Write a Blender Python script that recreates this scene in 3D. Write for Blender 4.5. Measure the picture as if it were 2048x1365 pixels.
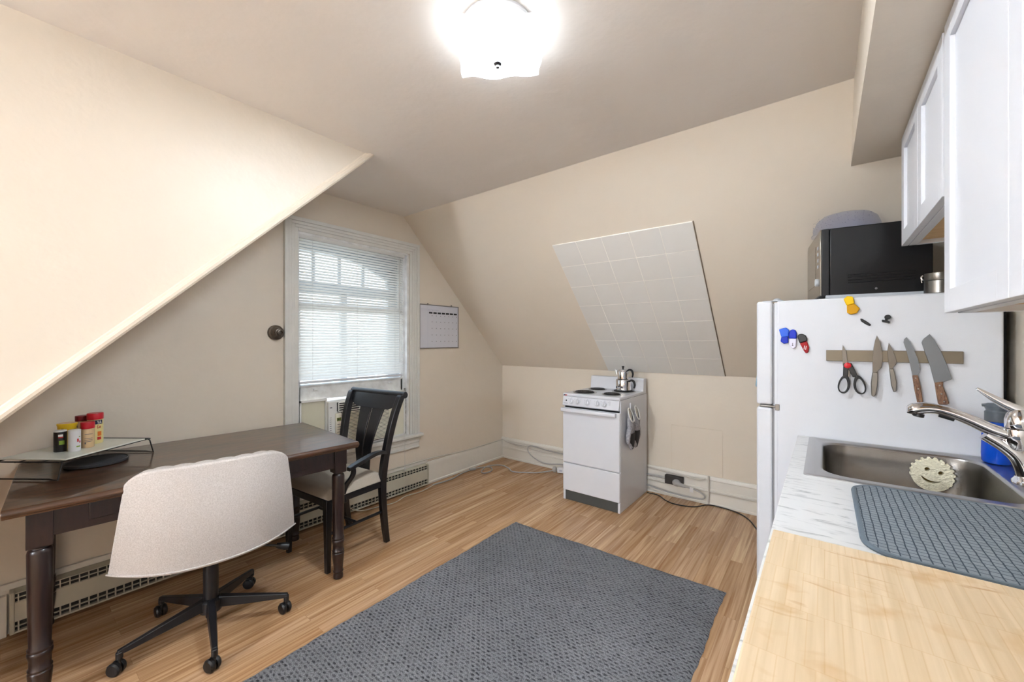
import bpy, bmesh, math, random
from mathutils import Vector, Matrix
random.seed(7)
for o in list(bpy.data.objects): bpy.data.objects.remove(o)
S = bpy.context.scene
COL = S.collection
PI = math.pi

# ------------------------------------------------------------------ camera
cam_d = bpy.data.cameras.new('camera'); cam = bpy.data.objects.new('camera', cam_d); COL.objects.link(cam)
cam.location = (0, 0, 1.36); cam.rotation_euler = (PI/2, 0, math.radians(38))
cam_d.sensor_width = 36; cam_d.lens = 800/2048*36; cam_d.clip_start = .02
S.camera = cam
# ------------------------------------------------------------------ world, view
W = bpy.data.worlds.new('daylight'); S.world = W; W.use_nodes = True
nt = W.node_tree; nt.nodes.clear()
wo = nt.nodes.new('ShaderNodeOutputWorld'); bg = nt.nodes.new('ShaderNodeBackground')
geo = nt.nodes.new('ShaderNodeTexCoord'); sep = nt.nodes.new('ShaderNodeSeparateXYZ'); rmp = nt.nodes.new('ShaderNodeValToRGB')
nt.links.new(geo.outputs['Generated'], sep.inputs[0]); nt.links.new(sep.outputs['Z'], rmp.inputs[0])
mp = rmp.color_ramp; mp.elements[0].position = .0; mp.elements[0].color = (.62, .64, .62, 1)
mp.elements[1].position = .6; mp.elements[1].color = (.72, .85, 1, 1)
e = mp.elements.new(.06); e.color = (.95, .97, 1, 1)
nt.links.new(rmp.outputs[0], bg.inputs[0]); bg.inputs[1].default_value = .62
nt.links.new(bg.outputs[0], wo.inputs[0])
S.view_settings.view_transform = 'Standard'; S.view_settings.look = 'None'
S.view_settings.exposure = 2.62; S.view_settings.gamma = 1.0; S.view_settings.use_curve_mapping = False
pd = bpy.data.lights.new('window_portal', 'AREA'); pd.shape = 'RECTANGLE'; pd.size = 1.7; pd.size_y = 1.0
pd.cycles.is_portal = True
po = bpy.data.objects.new('window_portal', pd); COL.objects.link(po); po.location = (-3.2, 1.79, 1.32)
po.rotation_euler = (0, -PI/2, 0)
LAMP_W = .38
DISC_W = 7.0     # disc light added inside the ceiling lamp to spread light downwards
GLOBE_E = 25.5    # glow of the fill globe added behind the viewpoint

# ------------------------------------------------------------------ materials
def srgb(r, g, b):
    f = lambda c: (c/255/12.92) if c/255 <= .04045 else ((c/255+.055)/1.055)**2.4
    return (f(r), f(g), f(b), 1)
def mat(name, col, rough=.5, metal=0., bump=0., bscale=60., var=0., vscale=4., spec=None, coat=0., emit=0., trans=0., stretch=None, col2=None, detail=4):
    m = bpy.data.materials.new(name); m.use_nodes = True; n = m.node_tree.nodes; l = m.node_tree.links
    p = n['Principled BSDF']; c = srgb(*col)
    p.inputs['Base Color'].default_value = c; p.inputs['Roughness'].default_value = rough; p.inputs['Metallic'].default_value = metal
    if spec is not None: p.inputs['Specular IOR Level'].default_value = spec
    if coat: p.inputs['Coat Weight'].default_value = coat
    if trans: p.inputs['Transmission Weight'].default_value = trans
    if emit: p.inputs['Emission Color'].default_value = c; p.inputs['Emission Strength'].default_value = emit
    if var or bump:
        tc = n.new('ShaderNodeTexCoord'); mpn = n.new('ShaderNodeMapping'); l.new(tc.outputs['Object'], mpn.inputs[0])
        if stretch: mpn.inputs['Scale'].default_value = stretch
    if var:
        nz = n.new('ShaderNodeTexNoise'); nz.inputs['Scale'].default_value = vscale; nz.inputs['Detail'].default_value = detail
        l.new(mpn.outputs[0], nz.inputs[0]); mx = n.new('ShaderNodeMix'); mx.data_type = 'RGBA'
        c2 = srgb(*col2) if col2 else tuple(v*(1-var) for v in c[:3])+(1,)
        mx.inputs[6].default_value = c2; mx.inputs[7].default_value = c
        rr = n.new('ShaderNodeValToRGB'); rr.color_ramp.elements[0].position = .35; rr.color_ramp.elements[1].position = .65
        l.new(nz.outputs[0], rr.inputs[0]); l.new(rr.outputs[0], mx.inputs[0]); l.new(mx.outputs[2], p.inputs['Base Color'])
    if bump:
        nb = n.new('ShaderNodeTexNoise'); nb.inputs['Scale'].default_value = bscale; nb.inputs['Detail'].default_value = 5
        l.new(mpn.outputs[0], nb.inputs[0]); b = n.new('ShaderNodeBump'); b.inputs['Strength'].default_value = bump; b.inputs['Distance'].default_value = .01
        l.new(nb.outputs[0], b.inputs['Height']); l.new(b.outputs[0], p.inputs['Normal'])
    return m
def nodes(m): return m.node_tree.nodes, m.node_tree.links, m.node_tree.nodes['Principled BSDF']

def wall_mat(nm='wall_paint', ca=(224, 212, 195), cb=(228, 217, 201)):
    m = mat(nm, (217, 203, 184), .42, spec=.35)
    n, l, p = nodes(m)
    tc = n.new('ShaderNodeTexCoord')
    a = n.new('ShaderNodeTexNoise'); a.inputs['Scale'].default_value = 1.3; a.inputs['Detail'].default_value = 3
    b = n.new('ShaderNodeTexNoise'); b.inputs['Scale'].default_value = 70; b.inputs['Detail'].default_value = 6
    c = n.new('ShaderNodeTexNoise'); c.inputs['Scale'].default_value = 9; c.inputs['Detail'].default_value = 3
    for x in (a, b, c): l.new(tc.outputs['Object'], x.inputs[0])
    mx = n.new('ShaderNodeMix'); mx.data_type = 'RGBA'; mx.inputs[6].default_value = srgb(*ca); mx.inputs[7].default_value = srgb(*cb)
    l.new(a.outputs[0], mx.inputs[0]); l.new(mx.outputs[2], p.inputs['Base Color'])
    ad = n.new('ShaderNodeMath'); ad.operation = 'MULTIPLY_ADD'; ad.inputs[1].default_value = .12; l.new(b.outputs[0], ad.inputs[0]); 
    m2 = n.new('ShaderNodeMath'); m2.operation = 'MULTIPLY_ADD'; m2.inputs[1].default_value = 3.0; l.new(a.outputs[0], m2.inputs[0]); l.new(c.outputs[0], m2.inputs[2])
    l.new(m2.outputs[0], ad.inputs[2])
    bp = n.new('ShaderNodeBump'); bp.inputs['Strength'].default_value = .35; bp.inputs['Distance'].default_value = .01
    l.new(ad.outputs[0], bp.inputs['Height']); l.new(bp.outputs[0], p.inputs['Normal'])
    return m
def floor_mat():
    m = mat('oak_laminate', (190, 145, 95), .27, spec=.4); n, l, p = nodes(m)
    tc = n.new('ShaderNodeTexCoord'); mpn = n.new('ShaderNodeMapping'); mpn.inputs['Rotation'].default_value = (0, 0, PI/2)
    l.new(tc.outputs['Object'], mpn.inputs[0])
    br = n.new('ShaderNodeTexBrick'); l.new(mpn.outputs[0], br.inputs[0])
    br.offset = .37; br.offset_frequency = 2
    for k, v in (('Scale', 1), ('Brick Width', .93), ('Row Height', .0655), ('Mortar Size', .0007), ('Mortar Smooth', .1), ('Bias', 0)): br.inputs[k].default_value = v
    br.inputs['Color1'].default_value = (0, 0, 0, 1); br.inputs['Color2'].default_value = (1, 1, 1, 1); br.inputs['Mortar'].default_value = (0.5, .5, .5, 1)
    # plank tone
    rp = n.new('ShaderNodeValToRGB'); cr = rp.color_ramp; cr.elements[0].color = srgb(182, 144, 106); cr.elements[1].color = srgb(220, 186, 146)
    q = cr.elements.new(.35); q.color = srgb(203, 166, 126); q = cr.elements.new(.7); q.color = srgb(200, 165, 130)
    l.new(br.outputs[0], rp.inputs[0])
    # grain: stretched noise, shifted per plank
    sc = n.new('ShaderNodeVectorMath'); sc.operation = 'MULTIPLY_ADD'; sc.inputs[1].default_value = (17.3, 9.1, 4.4)
    l.new(br.outputs[0], sc.inputs[0])
    st = n.new('ShaderNodeVectorMath'); st.operation = 'MULTIPLY'; st.inputs[1].default_value = (.42, 12, 1); l.new(mpn.outputs[0], st.inputs[0])
    l.new(st.outputs[0], sc.inputs[2])
    g1 = n.new('ShaderNodeTexNoise'); g1.inputs['Scale'].default_value = 1.1; g1.inputs['Detail'].default_value = 5; g1.inputs['Distortion'].default_value = 1.2
    l.new(sc.outputs[0], g1.inputs[0])
    wv = n.new('ShaderNodeMath'); wv.operation = 'MULTIPLY'; wv.inputs[1].default_value = 26; l.new(g1.outputs[0], wv.inputs[0])
    sn = n.new('ShaderNodeMath'); sn.operation = 'SINE'; l.new(wv.outputs[0], sn.inputs[0])
    g2 = n.new('ShaderNodeTexNoise'); g2.inputs['Scale'].default_value = 6; g2.inputs['Detail'].default_value = 6; l.new(sc.outputs[0], g2.inputs[0])
    ma = n.new('ShaderNodeMapRange'); ma.inputs[1].default_value = -1; ma.inputs[2].default_value = 1; ma.inputs[3].default_value = 0; ma.inputs[4].default_value = .42; l.new(sn.outputs[0], ma.inputs[0])
    mb = n.new('ShaderNodeMapRange'); mb.inputs[1].default_value = .35; mb.inputs[2].default_value = .7; mb.inputs[3].default_value = 0; mb.inputs[4].default_value = .55; l.new(g2.outputs[0], mb.inputs[0])
    ad = n.new('ShaderNodeMath'); ad.operation = 'ADD'; l.new(ma.outputs[0], ad.inputs[0]); l.new(mb.outputs[0], ad.inputs[1])
    mx = n.new('ShaderNodeMix'); mx.data_type = 'RGBA'; mx.inputs[7].default_value = srgb(142, 98, 60); l.new(rp.outputs[0], mx.inputs[6])
    mu = n.new('ShaderNodeMath'); mu.operation = 'MULTIPLY'; mu.inputs[1].default_value = .9; l.new(ad.outputs[0], mu.inputs[0]); l.new(mu.outputs[0], mx.inputs[0])
    m3 = n.new('ShaderNodeMix'); m3.data_type = 'RGBA'; m3.inputs[7].default_value = srgb(110, 74, 45); l.new(mx.outputs[2], m3.inputs[6])
    m4 = n.new('ShaderNodeMath'); m4.operation = 'MULTIPLY'; m4.inputs[1].default_value = .4; l.new(br.outputs['Fac'], m4.inputs[0]); l.new(m4.outputs[0], m3.inputs[0])
    l.new(m3.outputs[2], p.inputs['Base Color'])
    b = n.new('ShaderNodeBump'); b.inputs['Strength'].default_value = .12; b.inputs['Distance'].default_value = .002; l.new(g2.outputs[0], b.inputs['Height']); l.new(b.outputs[0], p.inputs['Normal'])
    return m
def rug_mat():
    m = mat('grey_rug', (120, 121, 126), .95, spec=.1); n, l, p = nodes(m)
    tc = n.new('ShaderNodeTexCoord')
    nz = n.new('ShaderNodeTexNoise'); nz.inputs['Scale'].default_value = 60; nz.inputs['Detail'].default_value = 3; l.new(tc.outputs['Object'], nz.inputs[0])
    ad = n.new('ShaderNodeVectorMath'); ad.operation = 'MULTIPLY_ADD'; ad.inputs[1].default_value = (.018, .012, 0); l.new(nz.outputs[1], ad.inputs[0]); l.new(tc.outputs['Object'], ad.inputs[2])
    def M_(op, a, b=None, c=None):
        q = n.new('ShaderNodeMath'); q.operation = op
        for k, v in enumerate((a, b, c)):
            if v is None: continue
            if isinstance(v, (int, float)): q.inputs[k].default_value = v
            else: l.new(v, q.inputs[k])
        return q.outputs[0]
    sp = n.new('ShaderNodeSeparateXYZ'); l.new(ad.outputs[0], sp.inputs[0])
    ry = M_('DIVIDE', sp.outputs[1], .0165); row = M_('FLOOR', ry); fy = M_('FRACT', ry)
    rx = M_('ADD', M_('DIVIDE', sp.outputs[0], .030), M_('MULTIPLY', row, .5)); fx = M_('FRACT', rx)
    dy = M_('SUBTRACT', 1, M_('MULTIPLY', M_('ABSOLUTE', M_('SUBTRACT', fy, .5)), 2.9)); dx_ = M_('SUBTRACT', 1, M_('MULTIPLY', M_('ABSOLUTE', M_('SUBTRACT', fx, .5)), 2.2))
    dash = M_('MULTIPLY', M_('MAXIMUM', dy, 0), M_('MAXIMUM', dx_, 0)); dash = M_('MINIMUM', M_('MULTIPLY', dash, 2.2), 1)
    nd = n.new('ShaderNodeTexNoise'); nd.inputs['Scale'].default_value = 45; nd.inputs['Detail'].default_value = 2; l.new(tc.outputs['Object'], nd.inputs[0])
    dash = M_('MULTIPLY', dash, M_('MULTIPLY', M_('SUBTRACT', nd.outputs[0], .22), 2.2)); dash = M_('MAXIMUM', M_('MINIMUM', dash, 1), 0)
    br = n.new('ShaderNodeMix'); br.data_type = 'RGBA'; l.new(dash, br.inputs[0]); br.inputs[6].default_value = srgb(128, 129, 132); br.inputs[7].default_value = srgb(62, 63, 67)
    n2 = n.new('ShaderNodeTexNoise'); n2.inputs['Scale'].default_value = 2.2; n2.inputs['Detail'].default_value = 4; l.new(tc.outputs['Object'], n2.inputs[0])
    n3 = n.new('ShaderNodeTexNoise'); n3.inputs['Scale'].default_value = 260; n3.inputs['Detail'].default_value = 2; l.new(tc.outputs['Object'], n3.inputs[0])
    r2 = n.new('ShaderNodeMapRange'); r2.inputs[1].default_value = .3; r2.inputs[2].default_value = .7; r2.inputs[3].default_value = .78; r2.inputs[4].default_value = 1.08; l.new(n2.outputs[0], r2.inputs[0])
    r3 = n.new('ShaderNodeMapRange'); r3.inputs[1].default_value = .3; r3.inputs[2].default_value = .7; r3.inputs[3].default_value = .6; r3.inputs[4].default_value = 1.3; l.new(n3.outputs[0], r3.inputs[0])
    mu = n.new('ShaderNodeMath'); mu.operation = 'MULTIPLY'; l.new(r2.outputs[0], mu.inputs[0]); l.new(r3.outputs[0], mu.inputs[1])
    vm = n.new('ShaderNodeVectorMath'); vm.operation = 'SCALE'; l.new(br.outputs[2], vm.inputs[0]); l.new(mu.outputs[0], vm.inputs['Scale'])
    l.new(vm.outputs[0], p.inputs['Base Color'])
    sb = n.new('ShaderNodeMath'); sb.operation = 'SUBTRACT'; l.new(n3.outputs[0], sb.inputs[0]); l.new(dash, sb.inputs[1])
    b = n.new('ShaderNodeBump'); b.inputs['Strength'].default_value = .8; b.inputs['Distance'].default_value = .004; l.new(sb.outputs[0], b.inputs['Height']); l.new(b.outputs[0], p.inputs['Normal'])
    return m
def wood_mat(name, c1, c2, rough=.4, stretch=(18, 1.2, 18), scale=3., coat=0., dist=1.5, spec=.5):
    m = mat(name, c1, rough, spec=spec, coat=coat); n, l, p = nodes(m)
    tc = n.new('ShaderNodeTexCoord'); mpn = n.new('ShaderNodeMapping'); mpn.inputs['Scale'].default_value = stretch; l.new(tc.outputs['Object'], mpn.inputs[0])
    g = n.new('ShaderNodeTexNoise'); g.inputs['Scale'].default_value = scale; g.inputs['Detail'].default_value = 6; g.inputs['Distortion'].default_value = dist; l.new(mpn.outputs[0], g.inputs[0])
    r = n.new('ShaderNodeValToRGB'); r.color_ramp.elements[0].position = .33; r.color_ramp.elements[0].color = srgb(*c2); r.color_ramp.elements[1].position = .68; r.color_ramp.elements[1].color = srgb(*c1)
    l.new(g.outputs[0], r.inputs[0]); l.new(r.outputs[0], p.inputs['Base Color'])
    b = n.new('ShaderNodeBump'); b.inputs['Strength'].default_value = .08; b.inputs['Distance'].default_value = .003; l.new(g.outputs[0], b.inputs['Height']); l.new(b.outputs[0], p.inputs['Normal'])
    return m
def marble_mat():
    m = mat('marble_laminate', (222, 222, 220), .3, spec=.4); n, l, p = nodes(m)
    tc = n.new('ShaderNodeTexCoord'); mpn = n.new('ShaderNodeMapping'); mpn.inputs['Rotation'].default_value = (0, 0, math.radians(-28)); mpn.inputs['Scale'].default_value = (2.2, 9, 1)
    l.new(tc.outputs['Object'], mpn.inputs[0])
    g = n.new('ShaderNodeTexNoise'); g.inputs['Scale'].default_value = 5; g.inputs['Detail'].default_value = 9; g.inputs['Distortion'].default_value = .8; g.inputs['Roughness'].default_value = .62; l.new(mpn.outputs[0], g.inputs[0])
    r = n.new('ShaderNodeValToRGB'); cr = r.color_ramp; cr.elements[0].position = .30; cr.elements[0].color = srgb(150, 152, 152); cr.elements[1].position = .47; cr.elements[1].color = srgb(214, 214, 213)
    l.new(g.outputs[0], r.inputs[0]); l.new(r.outputs[0], p.inputs['Base Color'])
    return m
def bamboo_mat():
    m = mat('bamboo', (222, 192, 150), .5, spec=.3); n, l, p = nodes(m)
    tc = n.new('ShaderNodeTexCoord')
    st = n.new('ShaderNodeMapping'); st.inputs['Scale'].default_value = (90, 3, 1); l.new(tc.outputs['Object'], st.inputs[0])
    g = n.new('ShaderNodeTexNoise'); g.inputs['Scale'].default_value = 1.; g.inputs['Detail'].default_value = 4; l.new(st.outputs[0], g.inputs[0])
    s2 = n.new('ShaderNodeMapping'); s2.inputs['Scale'].default_value = (6, 9, 1); l.new(tc.outputs['Object'], s2.inputs[0])
    g2 = n.new('ShaderNodeTexNoise'); g2.inputs['Scale'].default_value = 1.6; g2.inputs['Detail'].default_value = 3; g2.inputs['Distortion'].default_value = .6; l.new(s2.outputs[0], g2.inputs[0])
    r = n.new('ShaderNodeValToRGB'); r.color_ramp.elements[0].position = .3; r.color_ramp.elements[0].color = srgb(204, 180, 146); r.color_ramp.elements[1].position = .7; r.color_ramp.elements[1].color = srgb(221, 199, 168)
    l.new(g.outputs[0], r.inputs[0])
    r2 = n.new('ShaderNodeMapRange'); r2.inputs[1].default_value = .57; r2.inputs[2].default_value = .72; r2.inputs[3].default_value = 0; r2.inputs[4].default_value = .6; l.new(g2.outputs[0], r2.inputs[0])
    s3 = n.new('ShaderNodeMapping'); s3.inputs['Scale'].default_value = (9, 42, 1); s3.inputs['Rotation'].default_value = (0, 0, .12); l.new(tc.outputs['Object'], s3.inputs[0])
    g3 = n.new('ShaderNodeTexNoise'); g3.inputs['Scale'].default_value = 1.; g3.inputs['Detail'].default_value = 2; g3.inputs['Distortion'].default_value = .5; l.new(s3.outputs[0], g3.inputs[0])
    r5 = n.new('ShaderNodeMapRange'); r5.inputs[1].default_value = .64; r5.inputs[2].default_value = .76; r5.inputs[3].default_value = 0; r5.inputs[4].default_value = .75; l.new(g3.outputs[0], r5.inputs[0])
    mst = n.new('ShaderNodeMix'); mst.data_type = 'RGBA'; mst.inputs[7].default_value = srgb(176, 128, 76); l.new(r5.outputs[0], mst.inputs[0])
    br = n.new('ShaderNodeTexBrick'); l.new(tc.outputs['Object'], br.inputs[0]); br.offset = .43
    for k, v in (('Scale', 1), ('Brick Width', .021), ('Row Height', .13), ('Mortar Size', .0016), ('Mortar Smooth', 1), ('Bias', -.2)): br.inputs[k].default_value = v
    br.inputs['Color1'].default_value = (1, 1, 1, 1); br.inputs['Color2'].default_value = (.9, .88, .84, 1); br.inputs['Mortar'].default_value = (.86, .78, .66, 1)
    mx = n.new('ShaderNodeMix'); mx.data_type = 'RGBA'; mx.inputs[7].default_value = srgb(192, 154, 106); l.new(r.outputs[0], mx.inputs[6]); l.new(r2.outputs[0], mx.inputs[0])
    mm = n.new('ShaderNodeMix'); mm.data_type = 'RGBA'; mm.blend_type = 'MULTIPLY'; mm.inputs[0].default_value = .7; l.new(mx.outputs[2], mst.inputs[6]); l.new(mst.outputs[2], mm.inputs[6]); l.new(br.outputs[0], mm.inputs[7])
    l.new(mm.outputs[2], p.inputs['Base Color'])
    return m
def fabric_mat(name, c1, c2, scale=900, bump=.5):
    m = mat(name, c1, .95, spec=.1); n, l, p = nodes(m)
    tc = n.new('ShaderNodeTexCoord'); g = n.new('ShaderNodeTexNoise'); g.inputs['Scale'].default_value = scale*.35; g.inputs['Detail'].default_value = 3; l.new(tc.outputs['Object'], g.inputs[0])
    r = n.new('ShaderNodeValToRGB'); r.color_ramp.elements[0].position = .35; r.color_ramp.elements[0].color = srgb(*c2); r.color_ramp.elements[1].position = .65; r.color_ramp.elements[1].color = srgb(*c1)
    l.new(g.outputs[0], r.inputs[0]); l.new(r.outputs[0], p.inputs['Base Color'])
    b = n.new('ShaderNodeBump'); b.inputs['Strength'].default_value = bump; b.inputs['Distance'].default_value = .001; l.new(g.outputs[0], b.inputs['Height']); l.new(b.outputs[0], p.inputs['Normal'])
    return m
def mat_mat():
    m = mat('microfibre', (112, 124, 132), .95, spec=.1); n, l, p = nodes(m)
    tc = n.new('ShaderNodeTexCoord'); nz = n.new('ShaderNodeTexNoise'); nz.inputs['Scale'].default_value = 30; l.new(tc.outputs['Object'], nz.inputs[0])
    ad = n.new('ShaderNodeVectorMath'); ad.operation = 'MULTIPLY_ADD'; ad.inputs[1].default_value = (.006, .006, 0); l.new(nz.outputs[1], ad.inputs[0]); l.new(tc.outputs['Object'], ad.inputs[2])
    br = n.new('ShaderNodeTexBrick'); l.new(ad.outputs[0], br.inputs[0]); br.offset = 0
    mp_ = n.new('ShaderNodeMapping'); 
    for k, v in (('Scale', 1), ('Brick Width', .0155), ('Row Height', .017), ('Mortar Size', .0014), ('Mortar Smooth', .5), ('Bias', 0)): br.inputs[k].default_value = v
    br.inputs['Color1'].default_value = srgb(134, 142, 149); br.inputs['Color2'].default_value = srgb(126, 134, 141); br.inputs['Mortar'].default_value = srgb(68, 78, 88)
    n3 = n.new('ShaderNodeTexNoise'); n3.inputs['Scale'].default_value = 900; l.new(tc.outputs['Object'], n3.inputs[0])
    r3 = n.new('ShaderNodeMapRange'); r3.inputs[1].default_value = .3; r3.inputs[2].default_value = .7; r3.inputs[3].default_value = .8; r3.inputs[4].default_value = 1.15; l.new(n3.outputs[0], r3.inputs[0])
    vm = n.new('ShaderNodeVectorMath'); vm.operation = 'SCALE'; l.new(br.outputs[0], vm.inputs[0]); l.new(r3.outputs[0], vm.inputs['Scale']); l.new(vm.outputs[0], p.inputs['Base Color'])
    iv = n.new('ShaderNodeMath'); iv.operation = 'SUBTRACT'; iv.inputs[0].default_value = 1; l.new(br.outputs['Fac'], iv.inputs[1])
    b = n.new('ShaderNodeBump'); b.inputs['Strength'].default_value = .7; b.inputs['Distance'].default_value = .002; l.new(iv.outputs[0], b.inputs['Height']); l.new(b.outputs[0], p.inputs['Normal'])
    return m
def slat_mat():
    m = bpy.data.materials.new('blind_vinyl'); m.use_nodes = True; n = m.node_tree.nodes; l = m.node_tree.links; n.clear()
    o = n.new('ShaderNodeOutputMaterial'); d = n.new('ShaderNodeBsdfDiffuse'); t = n.new('ShaderNodeBsdfTranslucent'); x = n.new('ShaderNodeMixShader')
    d.inputs[0].default_value = srgb(240, 239, 236); t.inputs[0].default_value = srgb(240, 238, 232); x.inputs[0].default_value = .42
    l.new(d.outputs[0], x.inputs[1]); l.new(t.outputs[0], x.inputs[2]); l.new(x.outputs[0], o.inputs[0]); return m
def lampglass_mat():
    m = bpy.data.materials.new('lit_etched_glass'); m.use_nodes = True; n = m.node_tree.nodes; l = m.node_tree.links; n.clear()
    o = n.new('ShaderNodeOutputMaterial'); t = n.new('ShaderNodeBsdfTranslucent'); d = n.new('ShaderNodeBsdfGlossy'); x = n.new('ShaderNodeMixShader')
    t.inputs[0].default_value = (.95, .95, .93, 1); d.inputs[1].default_value = .25; d.inputs[0].default_value = (.9, .9, .9, 1)
    tc = n.new('ShaderNodeTexCoord'); v = n.new('ShaderNodeTexVoronoi'); v.feature = 'DISTANCE_TO_EDGE'; v.inputs['Scale'].default_value = 34; l.new(tc.outputs['Object'], v.inputs[0])
    r = n.new('ShaderNodeMapRange'); r.inputs[1].default_value = 0; r.inputs[2].default_value = .1; r.inputs[3].default_value = .02; r.inputs[4].default_value = .10; l.new(v.outputs[0], r.inputs[0]); l.new(r.outputs[0], x.inputs[0])
    tr = n.new('ShaderNodeBsdfTransparent'); x2 = n.new('ShaderNodeMixShader'); x2.inputs[0].default_value = .72
    l.new(t.outputs[0], x.inputs[1]); l.new(d.outputs[0], x.inputs[2]); l.new(x.outputs[0], x2.inputs[1]); l.new(tr.outputs[0], x2.inputs[2]); l.new(x2.outputs[0], o.inputs[0]); return m
def clear_mat(name, col, fac=.75, rough=.08, tint=None):
    m = bpy.data.materials.new(name); m.use_nodes = True; n = m.node_tree.nodes; l = m.node_tree.links; n.clear()
    o = n.new('ShaderNodeOutputMaterial'); t = n.new('ShaderNodeBsdfTransparent'); g = n.new('ShaderNodeBsdfPrincipled'); x = n.new('ShaderNodeMixShader')
    t.inputs[0].default_value = srgb(*(tint or col)); g.inputs['Base Color'].default_value = srgb(*col); g.inputs['Roughness'].default_value = rough
    x.inputs[0].default_value = 1-fac; l.new(t.outputs[0], x.inputs[1]); l.new(g.outputs[0], x.inputs[2]); l.new(x.outputs[0], o.inputs[0]); return m

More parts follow.
